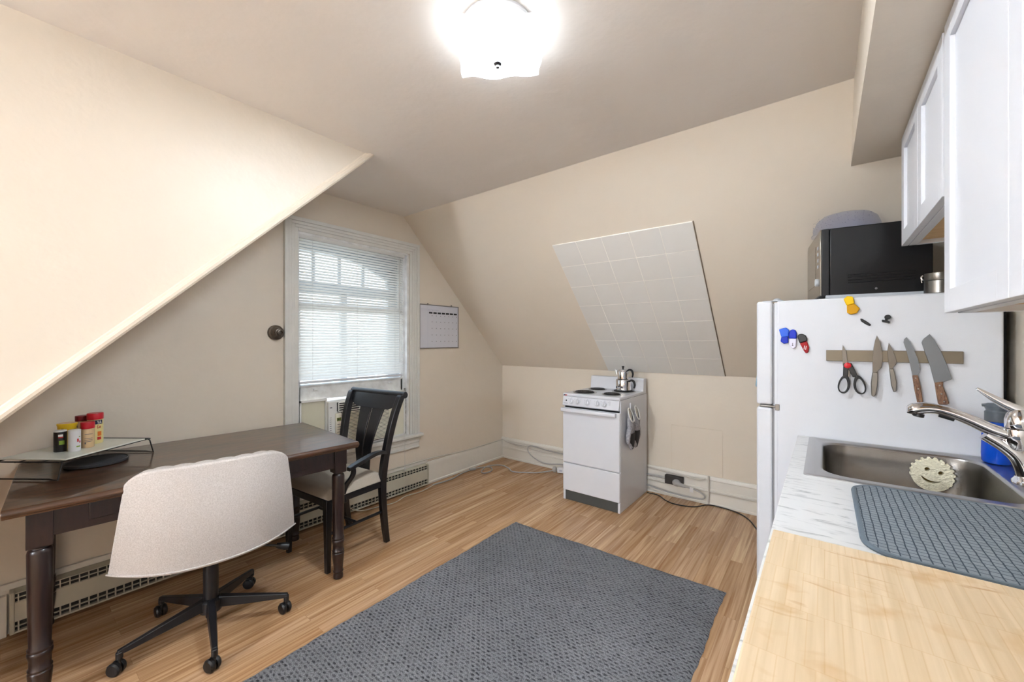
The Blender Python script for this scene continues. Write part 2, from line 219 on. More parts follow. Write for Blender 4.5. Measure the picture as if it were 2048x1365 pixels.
M = dict(
 wall=wall_mat(), ceil=wall_mat('ceiling_paint_lit', (231, 223, 214), (235, 228, 220)), floor=floor_mat(), rug=rug_mat(), marble=marble_mat(), bamboo=bamboo_mat(), dmat=mat_mat(), slat=slat_mat(), lampglass=lampglass_mat(),  # ceil: wall paint copy, lighter and greyer to hold lamp and window light
 trim=mat('trim_paint', (228, 223, 213), .4, bump=.12, bscale=25),
 wintrim=mat('window_trim_paint', (226, 224, 217), .35, bump=.18, bscale=35, var=.04, vscale=14),
 rough_trim=mat('worn_window_paint', (240, 240, 238), .5, bump=.25, bscale=60, var=1, col2=(222, 221, 218), vscale=16),
 peeled=mat('peeled_paint', (150, 142, 132), .7, var=1, col2=(205, 203, 198), vscale=40),
 bead=mat('bead_paint', (222, 209, 190), .4),
 tile=mat('ceramic_tile', (229, 226, 220), .3, var=.03, vscale=2),
 grout=mat('white_grout', (248, 242, 232), .8), tan=mat('tile_gap_shade', (120, 104, 86), .8),
 enamel=mat('white_enamel', (222, 223, 228), .22, spec=.5),
 fridge=mat('fridge_white', (214, 216, 221), .4, bump=.12, bscale=400),
 dgrey=mat('dark_grey_enamel', (74, 76, 74), .5), blk=mat('black_plastic', (20, 20, 22), .4), blackmetal=mat('black_powder_coat', (24, 24, 27), .35, spec=.5),
 shadowblk=mat('dark_gap', (10, 10, 11), .9), gask=mat('grey_gasket', (150, 150, 152), .7),
 coil=mat('burner_coil', (28, 26, 26), .45, metal=.3), pan=mat('drip_pan_steel', (170, 168, 164), .25, metal=1),
 chrome=mat('chrome', (232, 232, 236), .06, metal=1), steel=mat('brushed_steel', (140, 137, 132), .3, metal=1, var=.12, vscale=9, stretch=(1, 1, 1), bump=.05, bscale=300),
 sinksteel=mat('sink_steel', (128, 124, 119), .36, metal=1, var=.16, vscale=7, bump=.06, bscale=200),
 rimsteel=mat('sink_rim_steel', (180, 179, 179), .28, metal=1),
 blade=mat('knife_steel', (118, 112, 104), .36, metal=1, bump=.05, bscale=200), bladeg=mat('knife_steel_grey', (124, 127, 131), .45, metal=1),
 rackst=mat('rack_steel', (126, 116, 100), .5, metal=.8),
 khandle=wood_mat('knife_wood', (150, 112, 84), (92, 62, 46), .5, (60, 60, 12), 3),
 dwood=wood_mat('dark_stained_wood', (94, 62, 40), (50, 32, 22), .30, (16, 1.6, 16), 2.2, coat=.6),
 dleg=wood_mat('dark_leg_wood', (42, 25, 22), (27, 16, 15), .32, (20, 20, 3), 2.5, coat=.2),
 chairblk=mat('black_lacquer', (13, 14, 19), .32, spec=.6, bump=.05, bscale=40),
 seat=fabric_mat('grey_beige_upholstery', (188, 177, 162), (174, 162, 147), 1500, .2),
 linen=fabric_mat('oatmeal_linen', (208, 202, 198), (188, 181, 176), 700, .5),
 alu=mat('aluminium_frame', (150, 146, 142), .4, metal=.7), wboard=mat('whiteboard', (214, 214, 222), .3), ink=mat('black_ink', (25, 25, 28), .6), inkg=mat('grey_ink', (90, 90, 96), .6), inkl=mat('faint_marker', (190, 190, 205), .6),
 bronze=mat('old_bronze', (100, 90, 80), .32, metal=.6, bump=.3, bscale=30),
 heater=mat('heater_enamel', (196, 190, 172), .45, var=.08, vscale=6), heatdark=mat('heater_fins', (48, 46, 42), .7),
 cream=mat('cream_plastic', (248, 243, 226), .5), acwhite=mat('ac_plastic', (236, 235, 230), .5), acgrey=mat('ac_slot', (60, 58, 56), .7), lcd=mat('lcd_green', (120, 132, 60), .4), 
 cable=mat('painted_cable', (206, 200, 190), .5), cordg=mat('grey_cord', (168, 165, 162), .5), cordb=mat('black_cord', (30, 28, 28), .5), cordw=mat('cream_cord', (200, 192, 176), .5),
 mouth=mat('dark_outlet', (52, 46, 42), .5),
 natwood=wood_mat('raw_maple', (216, 180, 132), (196, 158, 108), .6, (3, 20, 3), 2), cab=mat('cabinet_white', (218, 219, 224), .38, bump=.03, bscale=80),
 mwblk=mat('microwave_black', (13, 13, 15), .35, spec=.5), mwface=mat('microwave_steel_face', (150, 142, 130), .22, metal=.9), mwglass=mat('microwave_window', (120, 112, 100), .12, metal=.6), lgrey=mat('light_grey_plastic', (186, 190, 195), .5),
 dome=clear_mat('blue_clear_plastic', (176, 184, 212), .84, .10, (240, 241, 248)), bottle=clear_mat('blue_bottle', (20, 90, 215), .35, .08, (40, 110, 240)), glass=clear_mat('window_glass', (235, 240, 245), .93, .02),
 capgrey=mat('bottle_cap_grey', (88, 94, 100), .4), sponge=mat('scrub_sponge', (250, 243, 216), .9, bump=.8, bscale=160, var=.06, vscale=50), spdark=mat('sponge_holes', (120, 95, 40), .9),
 binding=mat('mat_binding', (98, 110, 120), .8, bump=.2, bscale=400),
 yel=mat('clip_yellow', (236, 190, 10), .5, spec=.25), yel2=mat('clip_amber', (206, 150, 10), .5, spec=.25), blu=mat('clip_blue', (12, 46, 180), .45, spec=.3), blu2=mat('clip_light_blue', (50, 100, 215), .45, spec=.3), wht=mat('clip_white', (225, 222, 240), .4), red=mat('clip_red', (160, 16, 24), .5, spec=.3), bred=mat('red_plastic', (205, 25, 35), .35),
 gboard=mat('frosted_glass_board', (232, 234, 222), .2, var=.04, vscale=30), wire=mat('black_wire', (22, 22, 24), .4), tray=mat('grey_silicone', (64, 66, 70), .55),
 redlid=mat('red_lid', (200, 22, 40), .35), dredlid=mat('dark_red_lid', (120, 18, 28), .4), blackcan=mat('black_can', (22, 20, 22), .35), wlid=mat('white_lid', (228, 226, 224), .4), wcan=mat('white_can', (228, 228, 230), .45), glassjar=mat('spice_jar', (214, 182, 140), .25), yelcan=mat('yellow_tub', (240, 200, 40), .4), adobo=mat('seasoning_jar', (232, 216, 150), .3), green=mat('label_green', (130, 160, 50), .5), navy=mat('label_navy', (28, 38, 66), .5), orange=mat('label_orange', (226, 120, 40), .5), lred=mat('label_red', (200, 40, 40), .5), lwhite=mat('label_white', (230, 228, 226), .5), cred=mat('tub_lid_cream', (222, 190, 170), .5),
 mitt=fabric_mat('grey_quilted_cotton', (180, 178, 182), (150, 148, 153), 200, .5), mittw=mat('white_binding', (226, 224, 218), .9), mittin=mat('mitt_lining', (206, 196, 182), .9), mittb=mat('black_silicone', (32, 30, 32), .7), hook=mat('white_hook', (225, 225, 228), .4),
 bluecloth=mat('light_blue_cloth', (160, 200, 222), .9), 
)

# ------------------------------------------------------------------ mesh helpers
class MB:
    def __init__(s): s.bm = bmesh.new(); s.mi = 0
    def _t(s, faces):
        for f in faces: f.material_index = s.mi
    def box(s, x0, x1, y0, y1, z0, z1, T=None):
        vs = [s.bm.verts.new((x, y, z)) for x in (x0, x1) for y in (y0, y1) for z in (z0, z1)]
        if T is not None:
            for v in vs: v.co = T @ v.co
        idx = [(0, 1, 3, 2), (4, 6, 7, 5), (0, 4, 5, 1), (2, 3, 7, 6), (0, 2, 6, 4), (1, 5, 7, 3)]
        s._t([s.bm.faces.new([vs[i] for i in q]) for q in idx]); return s
    def ring(s, c, u, v, r, seg, rv=None):
        rv = r if rv is None else rv
        return [s.bm.verts.new(c+u*(math.cos(2*PI*k/seg)*r)+v*(math.sin(2*PI*k/seg)*rv)) for k in range(seg)]
    def skin(s, rings, closed=False, cap=True):
        n = len(rings[0]); fs = []
        R = list(zip(rings, rings[1:]))
        if closed: R.append((rings[-1], rings[0]))
        for a, b in R:
            for k in range(n): fs.append(s.bm.faces.new((a[k], a[(k+1) % n], b[(k+1) % n], b[k])))
        if cap and not closed: fs.append(s.bm.faces.new(rings[0][::-1])); fs.append(s.bm.faces.new(rings[-1]))
        s._t(fs)
    def tube(s, pts, r, seg=10, closed=False, flat=1.0, up=None):
        pts = [Vector(p) for p in pts]; n = len(pts); rr = r if isinstance(r, (list, tuple)) else [r]*n; rings = []
        pu = None
        for i, p in enumerate(pts):
            if closed: t = pts[(i+1) % n]-pts[i-1]
            else: t = pts[min(i+1, n-1)]-pts[max(i-1, 0)]
            t.normalize()
            if pu is None:
                a = Vector(up) if up else (Vector((0, 0, 1)) if abs(t.z) < .9 else Vector((1, 0, 0)))
            else: a = pu
            v = (a-t*a.dot(t)).normalized(); u = v.cross(t).normalized(); pu = v
            rings.append(s.ring(p, u, v, rr[i], seg, rr[i]*flat))
        s.skin(rings, closed); return s
    def lathe(s, prof, c=(0, 0, 0), seg=28, axis='z', cap=True, sx=1.0, sy=1.0):
        c = Vector(c); ax = {'z': Vector((0, 0, 1)), 'x': Vector((1, 0, 0)), 'y': Vector((0, 1, 0)), '-y': Vector((0, -1, 0)), '-x': Vector((-1, 0, 0))}[axis] if isinstance(axis, str) else Vector(axis).normalized()
        a = Vector((1, 0, 0)) if abs(ax.x) < .9 else Vector((0, 1, 0)); u = (a-ax*a.dot(ax)).normalized(); v = ax.cross(u)
        rings = [s.ring(c+ax*z, u, v, max(r, 1e-4)*sx, seg, max(r, 1e-4)*sy) for r, z in prof]
        s.skin(rings, cap=cap); return s
    def plate(s, loops, f0, f1):
        """polygon (with holes) extruded between two mappings f0(a,b), f1(a,b) -> 3d"""
        A = []; E = []
        for L in loops:
            vs = [s.bm.verts.new(f0(*p)) for p in L]; A.append(vs)
            for i in range(len(vs)): E.append(s.bm.edges.new((vs[i], vs[(i+1) % len(vs)])))
        if len(loops) == 1: fa = [s.bm.faces.new(A[0])]
        else: fa = [f for f in bmesh.ops.triangle_fill(s.bm, use_beauty=True, use_dissolve=False, edges=E)['geom'] if isinstance(f, bmesh.types.BMFace)]
        B = [[s.bm.verts.new(f1(*p)) for p in L] for L in loops]; mp_ = {}
        for a, b in zip(A, B):
            for x, y in zip(a, b): mp_[x] = y
        fs = list(fa)
        for f in fa: fs.append(s.bm.faces.new([mp_[v] for v in reversed(f.verts)]))
        for a, b in zip(A, B):
            n = len(a)
            for i in range(n): fs.append(s.bm.faces.new((a[i], b[i], b[(i+1) % n], a[(i+1) % n])))
        s._t(fs); return s
    def prism(s, loops, ax, c0, c1):
        if not isinstance(loops[0][0], (tuple, list)): loops = [loops]
        g = {'x': lambda c: (lambda a, b: (c, a, b)), 'y': lambda c: (lambda a, b: (a, c, b)), 'z': lambda c: (lambda a, b: (a, b, c))}[ax]
        return s.plate(loops, g(c0), g(c1))
    def grid(s, fn, nu, nv, cu=False):
        g = [[s.bm.verts.new(fn(i/nu, j/nv)) for j in range(nv+1)] for i in range(nu if cu else nu+1)]; fs = []
        for i in range(nu):
            a = g[i]; b = g[(i+1) % len(g)] if cu else g[i+1]
            for j in range(nv): fs.append(s.bm.faces.new((a[j], b[j], b[j+1], a[j+1])))
        s._t(fs); return s
def bez(pts, n=8):
    """Catmull-Rom through points"""
    P = [Vector(p) for p in pts]; P = [2*P[0]-P[1]]+P+[2*P[-1]-P[-2]]; out = []
    for i in range(1, len(P)-2):
        for k in range(n):
            t = k/n; a, b, c, d = P[i-1:i+3]
            out.append(.5*((2*b)+(c-a)*t+(2*a-5*b+4*c-d)*t*t+(3*b-a-3*c+d)*t**3))
    out.append(P[-2]); return out
def ob(name, mb, mats, parent=None, bev=0, seg=2, ang=35, sub=0, solid=0, smooth=True, loc=None, label=None, kind=None):
    bm = mb.bm; bmesh.ops.recalc_face_normals(bm, faces=bm.faces)
    me = bpy.data.meshes.new(name); bm.to_mesh(me); bm.free()
    for m in (mats if isinstance(mats, (list, tuple)) else [mats]): me.materials.append(M[m] if isinstance(m, str) else m)
    if smooth:
        for p in me.polygons: p.use_smooth = True
        me.set_sharp_from_angle(angle=math.radians(ang))
    o = bpy.data.objects.new(name, me); COL.objects.link(o)
    if loc: o.location = loc
    if parent: o.parent = parent
    if solid: q = o.modifiers.new('solid', 'SOLIDIFY'); q.thickness = solid; q.offset = 0
    if bev: q = o.modifiers.new('bevel', 'BEVEL'); q.width = bev; q.segments = seg; q.limit_method = 'ANGLE'; q.angle_limit = math.radians(ang)
    if bev and smooth: q.harden_normals = False
    if sub: q = o.modifiers.new('subdiv', 'SUBSURF'); q.levels = sub; q.render_levels = sub
    if label: o['label'] = label
    if kind: o['kind'] = kind
    return o
def tag(o, label, cat, group=None):
    o['label'] = label; o['category'] = cat
    if group: o['group'] = group
    return o
def thing(name, label, cat, loc=(0, 0, 0), rz=0, group=None):
    o = bpy.data.objects.new(name, None); COL.objects.link(o); o.location = loc; o.rotation_euler = (0, 0, math.radians(rz)); o.empty_display_size = .05
    return tag(o, label, cat, group)
def struct(name, mb, mats, parent=None, **k):
    o = ob(name, mb, mats, parent, **k)
    if not parent: o['kind'] = 'structure'
    return o
def B(*a, **k): return MB().box(*a, **k)

# ------------------------------------------------------------------ room
XW, YB, XR, H, KN, YS, YF = -2.99, 3.642, .57, 2.48, 1.073, 2.24, -3.0
BX = -2.155                                   # stair bulkhead face
struct('floor', B(-3.2, .75, YF-.1, YB+.1, -.08, 0), 'floor', smooth=False)
struct('ceiling', B(-3.1, .67, YF-.1, YS+.02, H, H+.08), 'ceil', smooth=False)
sl = lambda y: H-(y-YS)*(H-KN)/(YB-YS)
struct('wall_slope', MB().prism([(YS, H), (YB, KN), (YB+.1, KN+.02), (YS+.05, H+.12)], 'x', -3.1, XR+.1), 'wall', smooth=False)
struct('wall_back', B(-3.1, XR+.1, YB, YB+.1, 0, KN+.02), 'wall', smooth=False)
WY0, WY1, WZ0, WZ1 = 1.315, 2.285, .50, 2.145    # window opening
g = MB(); g.box(XW-.12, XW, YF-.1, WY0, 0, H+.01); g.box(XW-.12, XW, WY1, YB+.05, 0, H+.01); g.box(XW-.12, XW, WY0, WY1, 0, WZ0); g.box(XW-.12, XW, WY0, WY1, WZ1, H+.01)
struct('wall_left', g, 'wall', smooth=False)
struct('wall_right', B(XR, XR+.1, YF, YB, 0, H), 'wall', smooth=False)
struct('wall_front', B(-3.1, .67, YF-.1, YF, 0, H), 'wall', smooth=False)
# stair bulkhead: its face is cut by the 45 degree diagonal, closed behind
yt = 1.385
g = MB(); g.prism([(yt, H), (yt-H, 0), (YF, 0), (YF, H)], 'x', XW, BX); struct('wall_bulkhead', g, 'wall', smooth=False)
# bead moulding along the diagonal
g = MB(); d = Vector((0, -1, -1)).normalized(); nrm = Vector((0, -1, 1)).normalized()
a = Vector((BX, yt, H)); L = (H+.3)*math.sqrt(2)
prof = [(0, -.004), (.016, -.004), (.022, .004), (.022, .014), (.017, .021), (.008, .024), (.006, .030), (0, .034)]
r0 = [g.bm.verts.new(a+Vector((p, 0, 0))+nrm*q) for p, q in prof]; r1 = [g.bm.verts.new(a+d*(L-.5)+Vector((p, 0, 0))+nrm*q) for p, q in prof]
g.skin([r0, r1]); struct('trim_1', g, 'bead')
struct('wall_soffit', B(.10, XR, YF, 2.55, 2.2, H), 'wall', smooth=False)
# baseboards
g = MB(); g.prism([(0, 0), (0, .205), (.012, .205), (.016, .195), (.018, .172), (.018, .022), (.026, .016), (.026, 0)], 'y', 2.50, YB)
for v in g.bm.verts: v.co.x += XW
struct('baseboard_left', g, 'trim')
g = MB(); g.box(XW, XW+.02, -.6, 2.50, .208, .236); g.box(XW, XW+.012, -.6, 2.50, 0, .21); g.box(XW, XW+.035, -.35, .02, 0, .19); struct('baseboard_left.001', g, 'trim', bev=.003)
g = MB(); zb = .235
g.prism([(0, 0), (0, zb), (-.012, zb), (-.020, zb-.012), (-.020, zb-.03), (-.016, zb-.034), (-.016, .135), (-.024, .130), (-.024, .118), (-.016, .112), (-.016, .02), (-.024, .014), (-.024, 0)], 'x', XW, .3)
for v in g.bm.verts: v.co.y += YB
struct('baseboard_back', g, 'trim')
# painted-over access panel in the knee wall
g = MB(); px0, px1, pz0, pz1 = -1.06, -.66, .235, .622
g.box(px0, px1, YB-.003, YB+.002, pz0, pz1)
struct('trim_2', g, 'wall', bev=.002, seg=2)
g = MB(); g.box(px0-.004, px0+.002, YB-.0045, YB, pz0, pz1+.003); g.box(px0, px1, YB-.0045, YB, pz1, pz1+.004); g.box(px1-.002, px1+.003, YB-.0045, YB, pz0, pz1)
struct('trim_3', g, 'bead')

# ------------------------------------------------------------------ window
wn = thing('window_1', 'white-trimmed sash window', 'window'); del wn['category']; wn['kind'] = 'structure'; del wn['label']
def frame_loops(o, i): return [o, i]
g = MB(); CO = (1.222, 2.40, 2.25); cw = .095
for (d0, d1, p) in ((0, .028, .030), (.028, .050, .022), (.050, .072, .018), (.072, .098, .012)):
    y0, y1, zt = CO[0]+d0, CO[1]-d0, CO[2]-d0; iy0, iy1, iz = CO[0]+d1, CO[1]-d1, CO[2]-d1
    g.box(XW, XW+p, y0, iy0, .505, zt); g.box(XW, XW+p, iy1, y1, .505, zt); g.box(XW, XW+p, iy0, iy1, iz, zt)
ob('casing', g, 'wintrim', wn, bev=.003)
g = MB()
g.box(XW-.12, XW+.005, WY0-.01, WY0+.012, WZ0, WZ1); g.box(XW-.12, XW+.005, WY1-.012, WY1+.01, WZ0, WZ1); g.box(XW-.12, XW+.005, WY0, WY1, WZ1-.012, WZ1+.012); g.box(XW-.12, XW-.01, WY0, WY1, WZ0-.02, WZ0+.012)
g.box(XW-.045, XW-.03, WY0, WY0+.03, WZ0, WZ1); g.box(XW-.045, XW-.03, WY1-.03, WY1, WZ0, WZ1)
ob('jamb', g, 'rough_trim', wn, bev=.002)
g = MB(); g.box(XW-.03, XW+.055, 1.18, 2.43, .478, .508); g.box(XW, XW+.035, 1.2, 2.415, .455, .478); ob('stool', g, 'wintrim', wn, bev=.008, seg=3)
g = MB(); g.box(XW, XW+.014, 1.21, 2.405, .375, .456); g.box(XW, XW+.022, 1.21, 2.405, .425, .456); g.box(XW, XW+.020, 1.21, 2.405, .375, .392); ob('apron', g, 'wintrim', wn, bev=.004)
g = MB(); g.box(XW-.028, XW-.012, 2.262, 2.274, .52, .93); g.box(XW-.03, XW-.01, 1.318, 1.332, .52, .95); g.box(XW-.01, XW+.004, 2.305, 2.325, .512, .60); ob('bare_wood_patch', g, 'peeled', wn, label='peeled grey strip of window jamb')
# sashes with divided lights
g = MB(); sx0, sx1 = XW-.115, XW-.082
def fr(y0, y1, z0, z1, w, wb=None, wt=None):
    wb = wb or w; wt = wt or w
    g.box(sx0, sx1, y0, y0+w, z0, z1); g.box(sx0, sx1, y1-w, y1, z0, z1); g.box(sx0, sx1, y0, y1, z0, z0+wb); g.box(sx0, sx1, y0, y1, z1-wt, z1)
fr(1.316, 2.284, 1.60, 2.144, .045, .05, .05)
ob('upper_sash', g, 'rough_trim', wn, bev=.003)
g = MB(); sx0, sx1 = XW-.080, XW-.047
fr(1.316, 2.284, .915, 1.64, .045, .12, .04); g.box(sx0-.02, sx1+.012, 1.33, 2.27, 1.018, 1.032)
for y in (1.47, 2.13): g.box(sx1, sx1+.012, y-.018, y+.018, .985, 1.0)
ob('lower_sash', g, 'rough_trim', wn, bev=.003)
g = MB(); g.box(XW-.100, XW-.096, 1.35, 2.25, 1.64, 2.10); g.box(XW-.065, XW-.061, 1.35, 2.25, 1.03, 1.61); ob('glass_pane', g, 'glass', wn, smooth=False)
# storm frame outside: arched transom with four lights over two tall ones
g = MB(); X0, X1 = XW-.20, XW-.16; ya, yb_ = 1.30, 2.22
arch = lambda y: 2.06-.18*((y-1.60)/.62)**2 if y > 1.6 else 2.06
oy = [1.18+(2.42-1.18)*k/24 for k in range(25)]
outer = [(1.10, 2.40), (1.10, 1.86), (1.32, 1.86)]+[(y, arch(y)) for y in [1.32+.86*k/20 for k in range(21)]]+[(2.18, 1.86), (2.5, 1.86), (2.5, 2.40)]
g.prism(outer, 'x', X0, X1)
g.box(X0, X1, 1.10, 2.5, 1.74, 1.815); g.box(X0, X1, 1.10, 1.31, .4, 2.0); g.box(X0, X1, 2.19, 2.5, .4, 2.0)
for y in (1.515, 1.73, 1.945): g.box(X0+.01, X1-.01, y-.014, y+.014, 1.80, 2.07)
g.box(X0, X1, 1.735, 1.79, .4, 1.75); g.box(X0, X1, 1.1, 2.5, .4, .52)
ob('storm_sash', g, 'rough_trim', wn, bev=.003)

# blinds
bl = thing('window_blind', 'white slatted mini blind lowered over most of the window', 'blind', (XW-.012, 1.785, 2.12))
ob('headrail', B(-.014, .016, -.465, .465, -.012, .014), 'slat', bl, bev=.002)
g = MB(); pitch = .0212; nsl = int((2.105-1.065)/pitch); tl = math.radians(50)
for k in range(nsl):
    z = -.022-pitch*k
    pr_ = [(-.0125, 0), (-.006, .0016), (0, .0021), (.006, .0016), (.0125, 0)]
    rg = []
    for yy in (-.452, .452):
        rg.append([g.bm.verts.new((a*math.cos(tl)+b*math.sin(tl), yy, z-a*math.sin(tl)+b*math.cos(tl))) for a, b in pr_])
    for i in range(4): g.bm.faces.new((rg[0][i], rg[0][i+1], rg[1][i+1], rg[1][i]))
ob('slats', g, 'slat', bl, ang=80)
zb_ = -.022-pitch*nsl
ob('bottom_rail', B(-.012, .014, -.452, .452, zb_-.012, zb_+.006), 'enamel', bl, bev=.003)
for yy in (-.36, .0, .36): ob('ladder_cord', MB().tube([(.016, yy, 0), (.016, yy, zb_)], .0011, 6), 'slat', bl)
ob('tilt_wand', MB().tube([(.024, .40, -.02), (.03, .40, -.95)], .003, 8), 'slat', bl)
g = MB(); g.tube([(.022, .43, -.01), (.03, .42, -1.0), (.09, .41, -1.60), (.09, .41, -1.87)], .0013, 6); g.lathe([(.002, 0), (.008, -.008), (.007, -.03), (.003, -.035)], (.09, .41, -1.87), 10); ob('lift_cord', g, 'slat', bl)

# air conditioner
ac = thing('air_conditioner', 'cream window air conditioner with pleated side curtains under the sash', 'air conditioner', (XW-.02, 1.80, .512))
Z0, Z1 = 0, .385
ob('body', B(-.30, .045, -.265, .265, Z0, Z1), 'acwhite', ac, bev=.006)
g = MB(); g.box(.045, .058, -.165, .262, .02, .295)
ob('louvre_grille_back', g, 'acgrey', ac)
g = MB()
for k in range(24):
    z = .028+k*.0112; g.box(.055, .066, -.165, .262, z, z+.0062)
ob('louvre_grille', g, 'cream', ac)
g = MB(); g.box(.040, .060, -.20, .262, .305, .372); ob('air_outlet', g, 'acgrey', ac)
g = MB()
for z in (.303, .320, .337, .354, .370): g.box(.050, .070, -.20, .262, z, z+.0055)
for y in (-.20, -.11, -.02, .07, .16, .258): g.box(.050, .071, y, y+.005, .303, .375)
ob('outlet_vane', g, 'acwhite', ac)
g = MB(); g.box(.045, .064, -.215, -.17, .01, .29); ob('control_panel', g, 'cream', ac, bev=.003)
g = MB(); g.box(.064, .0655, -.210, -.175, .232, .258); ob('lcd_display', g, 'lcd', ac)
g = MB()
for q in ((-.206, -.201, .238, .252), (-.198, -.194, .238, .252), (-.190, -.186, .243, .248)): g.box(.0655, .066, *q)
ob('lcd_mark', g, 'ink', ac)
g = MB()
for k in range(9): g.box(.064, .0655, -.206, -.180, .205-k*.02, .208-k*.02)
for k in range(13): g.box(.045, .0462, -.255, -.243, .26-k*.016, .263-k*.016)
g.box(.045, .0462, -.255, -.238, .335, .341)
ob('printed_label', g, 'inkg', ac)
for s, y0, y1 in ((-1, -.455, -.27), (1, .27, .455)):
    g = MB(); n_ = 24; pts0 = []; 
    for k in range(n_+1):
        y = y0+(y1-y0)*k/n_; x = .010 if k % 2 else -.012; pts0.append((x, y))
    a = [g.bm.verts.new((x, y, .012)) for x, y in pts0]; b = [g.bm.verts.new((x, y, .40)) for x, y in pts0]
    for i in range(n_): g.bm.faces.new((a[i], a[i+1], b[i+1], b[i]))
    ob('side_curtain', g, 'cream', ac, smooth=False)
    g = MB(); g.box(-.012, .012, y0-.006, y1+.004, .395, .408); g.box(-.012, .012, y0-.006, y1+.004, 0, .012); yy = y0-.006 if s < 0 else y1-.004; g.box(-.012, .012, yy, yy+.010, 0, .408)
    yy = y1 if s < 0 else y0-.012; g.box(-.012, .010, yy, yy+.012, 0, .408); ob('curtain_frame', g, 'acwhite', ac)

# ------------------------------------------------------------------ wall pieces on the gable
wb = thing('calendar_board', 'small white dry-erase month calendar with aluminium frame beside the window', 'whiteboard', (XW, 2.66, 1.50))
ob('panel', B(.002, .010, -.243, .247, -.205, .205), 'wboard', wb)
g = MB(); w_ = .008
for q in ((-.25, .254, .203, .211), (-.25, .254, -.212, -.203)): g.box(.0, .015, *q)
g.box(0, .015, -.252, -.243, -.212, .211); g.box(0, .015, .246, .254, -.212, .211)
ob('frame', g, 'alu', wb, bev=.001)
g = MB(); 
for k in range(7): g.box(.010, .0106, -.135+k*.054, -.092+k*.054, .123, .139)
ob('weekday_bars', g, 'ink', wb)
g = MB()
for j in range(5):
    for k in range(7):
        y = -.099+k*.054; z = .112-j*.063 if j else .108
        g.box(.010, .0105, y, y+.006, z-.008, z)
g2 = g
ob('date_marks', g, 'inkg', wb)
g = MB(); 
for z in (.165, .16, .150): g.box(.010, .0104, -.23, -.15, z, z+.0015)
for k in range(9): g.box(.010, .0104, -.14+k*.015, -.131+k*.015, .150+.004*(k % 3), .163)
g.box(.010, .0104, -.151, -.150, -.2, .2)
ob('marker_writing', g, 'inkl', wb)
for yy in (-.145, .16): ob('push_pin', MB().lathe([(.005, 0), (.005, .012), (.001, .014)], (0, yy, .217), 10, 'x'), 'alu', wb)

g = MB(); g.lathe([(.052, 0), (.052, .008), (.048, .016), (.040, .020), (.036, .030), (.034, .044), (.028, .050), (.026, .066), (.020, .068), (.019, .084), (.012, .086), (.011, .074), (.004, .074)], (0, 0, 0), 36, 'x')
o = ob('pipe_cap', g, 'bronze', loc=(XW, 1.172, 1.418)); tag(o, 'round dark bronze capped fitting on the wall left of the window', 'wall fitting')

# baseboard heater
h = thing('baseboard_heater', 'long low cream electric baseboard heater under the table and window', 'heater', (XW, 0, 0))
g = MB(); y0, y1 = .03, 2.47
g.prism([(0.012, .03), (.012, .208), (.062, .200), (.062, .196), (.020, .196), (.020, .03)], 'y', y0, y1); g.box(.012, .072, y0, y1, .020, .028)
ob('back_shell', g, 'heater', h)
g = MB(); g.prism([(.062, .162), (.068, .158), (.072, .074), (.066, .070), (.062, .074), (.060, .158)], 'y', y0, y1); ob('front_cover', g, 'heater', h)
ob('dark_interior', B(.020, .056, y0+.01, y1-.01, .03, .195), 'heatdark', h)
g = MB(); k = 0; y = y0+.02
while y < y1-.03:
    g.box(.058, .070, y, y+.004, .160, .196); g.box(.058, .070, y, y+.005, .028, .074); y += .032
g.box(.060, .070, y0, y1, .048, .052); g.box(.056, .064, y0, y1, .176, .180)
ob('grille_fins', g, 'heater', h)
for a_, b_ in ((y0-.004, y0+.012), (y1-.014, y1+.004)): ob('end_cap', B(.010, .074, a_, b_, .018, .208), 'heater', h, bev=.004)

# ------------------------------------------------------------------ tile panel on the slope
tp = thing('tile_panel', 'panel of square pale grey tiles on the sloped wall above the stove', 'tiles', (0, 0, 0))
dv = Vector((0, YB-YS, KN-H)).normalized(); nv = Vector((0, dv.z, -dv.y)); base = Vector((-1.652, YS, H)); Ls = (Vector((0, YB, KN))-Vector((0, YS, H))).length
s0 = (2.620-YS)/(YB-YS)*Ls; s1 = Ls-.004; T = Matrix((( 1, 0, 0, base.x), (0, dv.y, nv.y, base.y), (0, dv.z, nv.z, base.z), (0, 0, 0, 1)))
ob('grout', B(0, 1.013, s0, s1, -.002, .0052, T=T), 'grout', tp, smooth=False)
g = MB(); tw = 1.013/5; th = (s1-s0)/7; gp = .0016
for i in range(5):
    for j in range(7):
        g.box(i*tw+gp, (i+1)*tw-gp, s0+j*th+gp, s0+(j+1)*th-gp, 0, .0075, T=T)
ob('tiles', g, 'tile', tp, bev=.0015, seg=2, smooth=False)
ob('gap_shade_strip', B(1.013, 1.019, s0, s1, -.002, .006, T=T), 'tan', tp, smooth=False)  # dark strip, shade of the gap beside the tiles put into colour

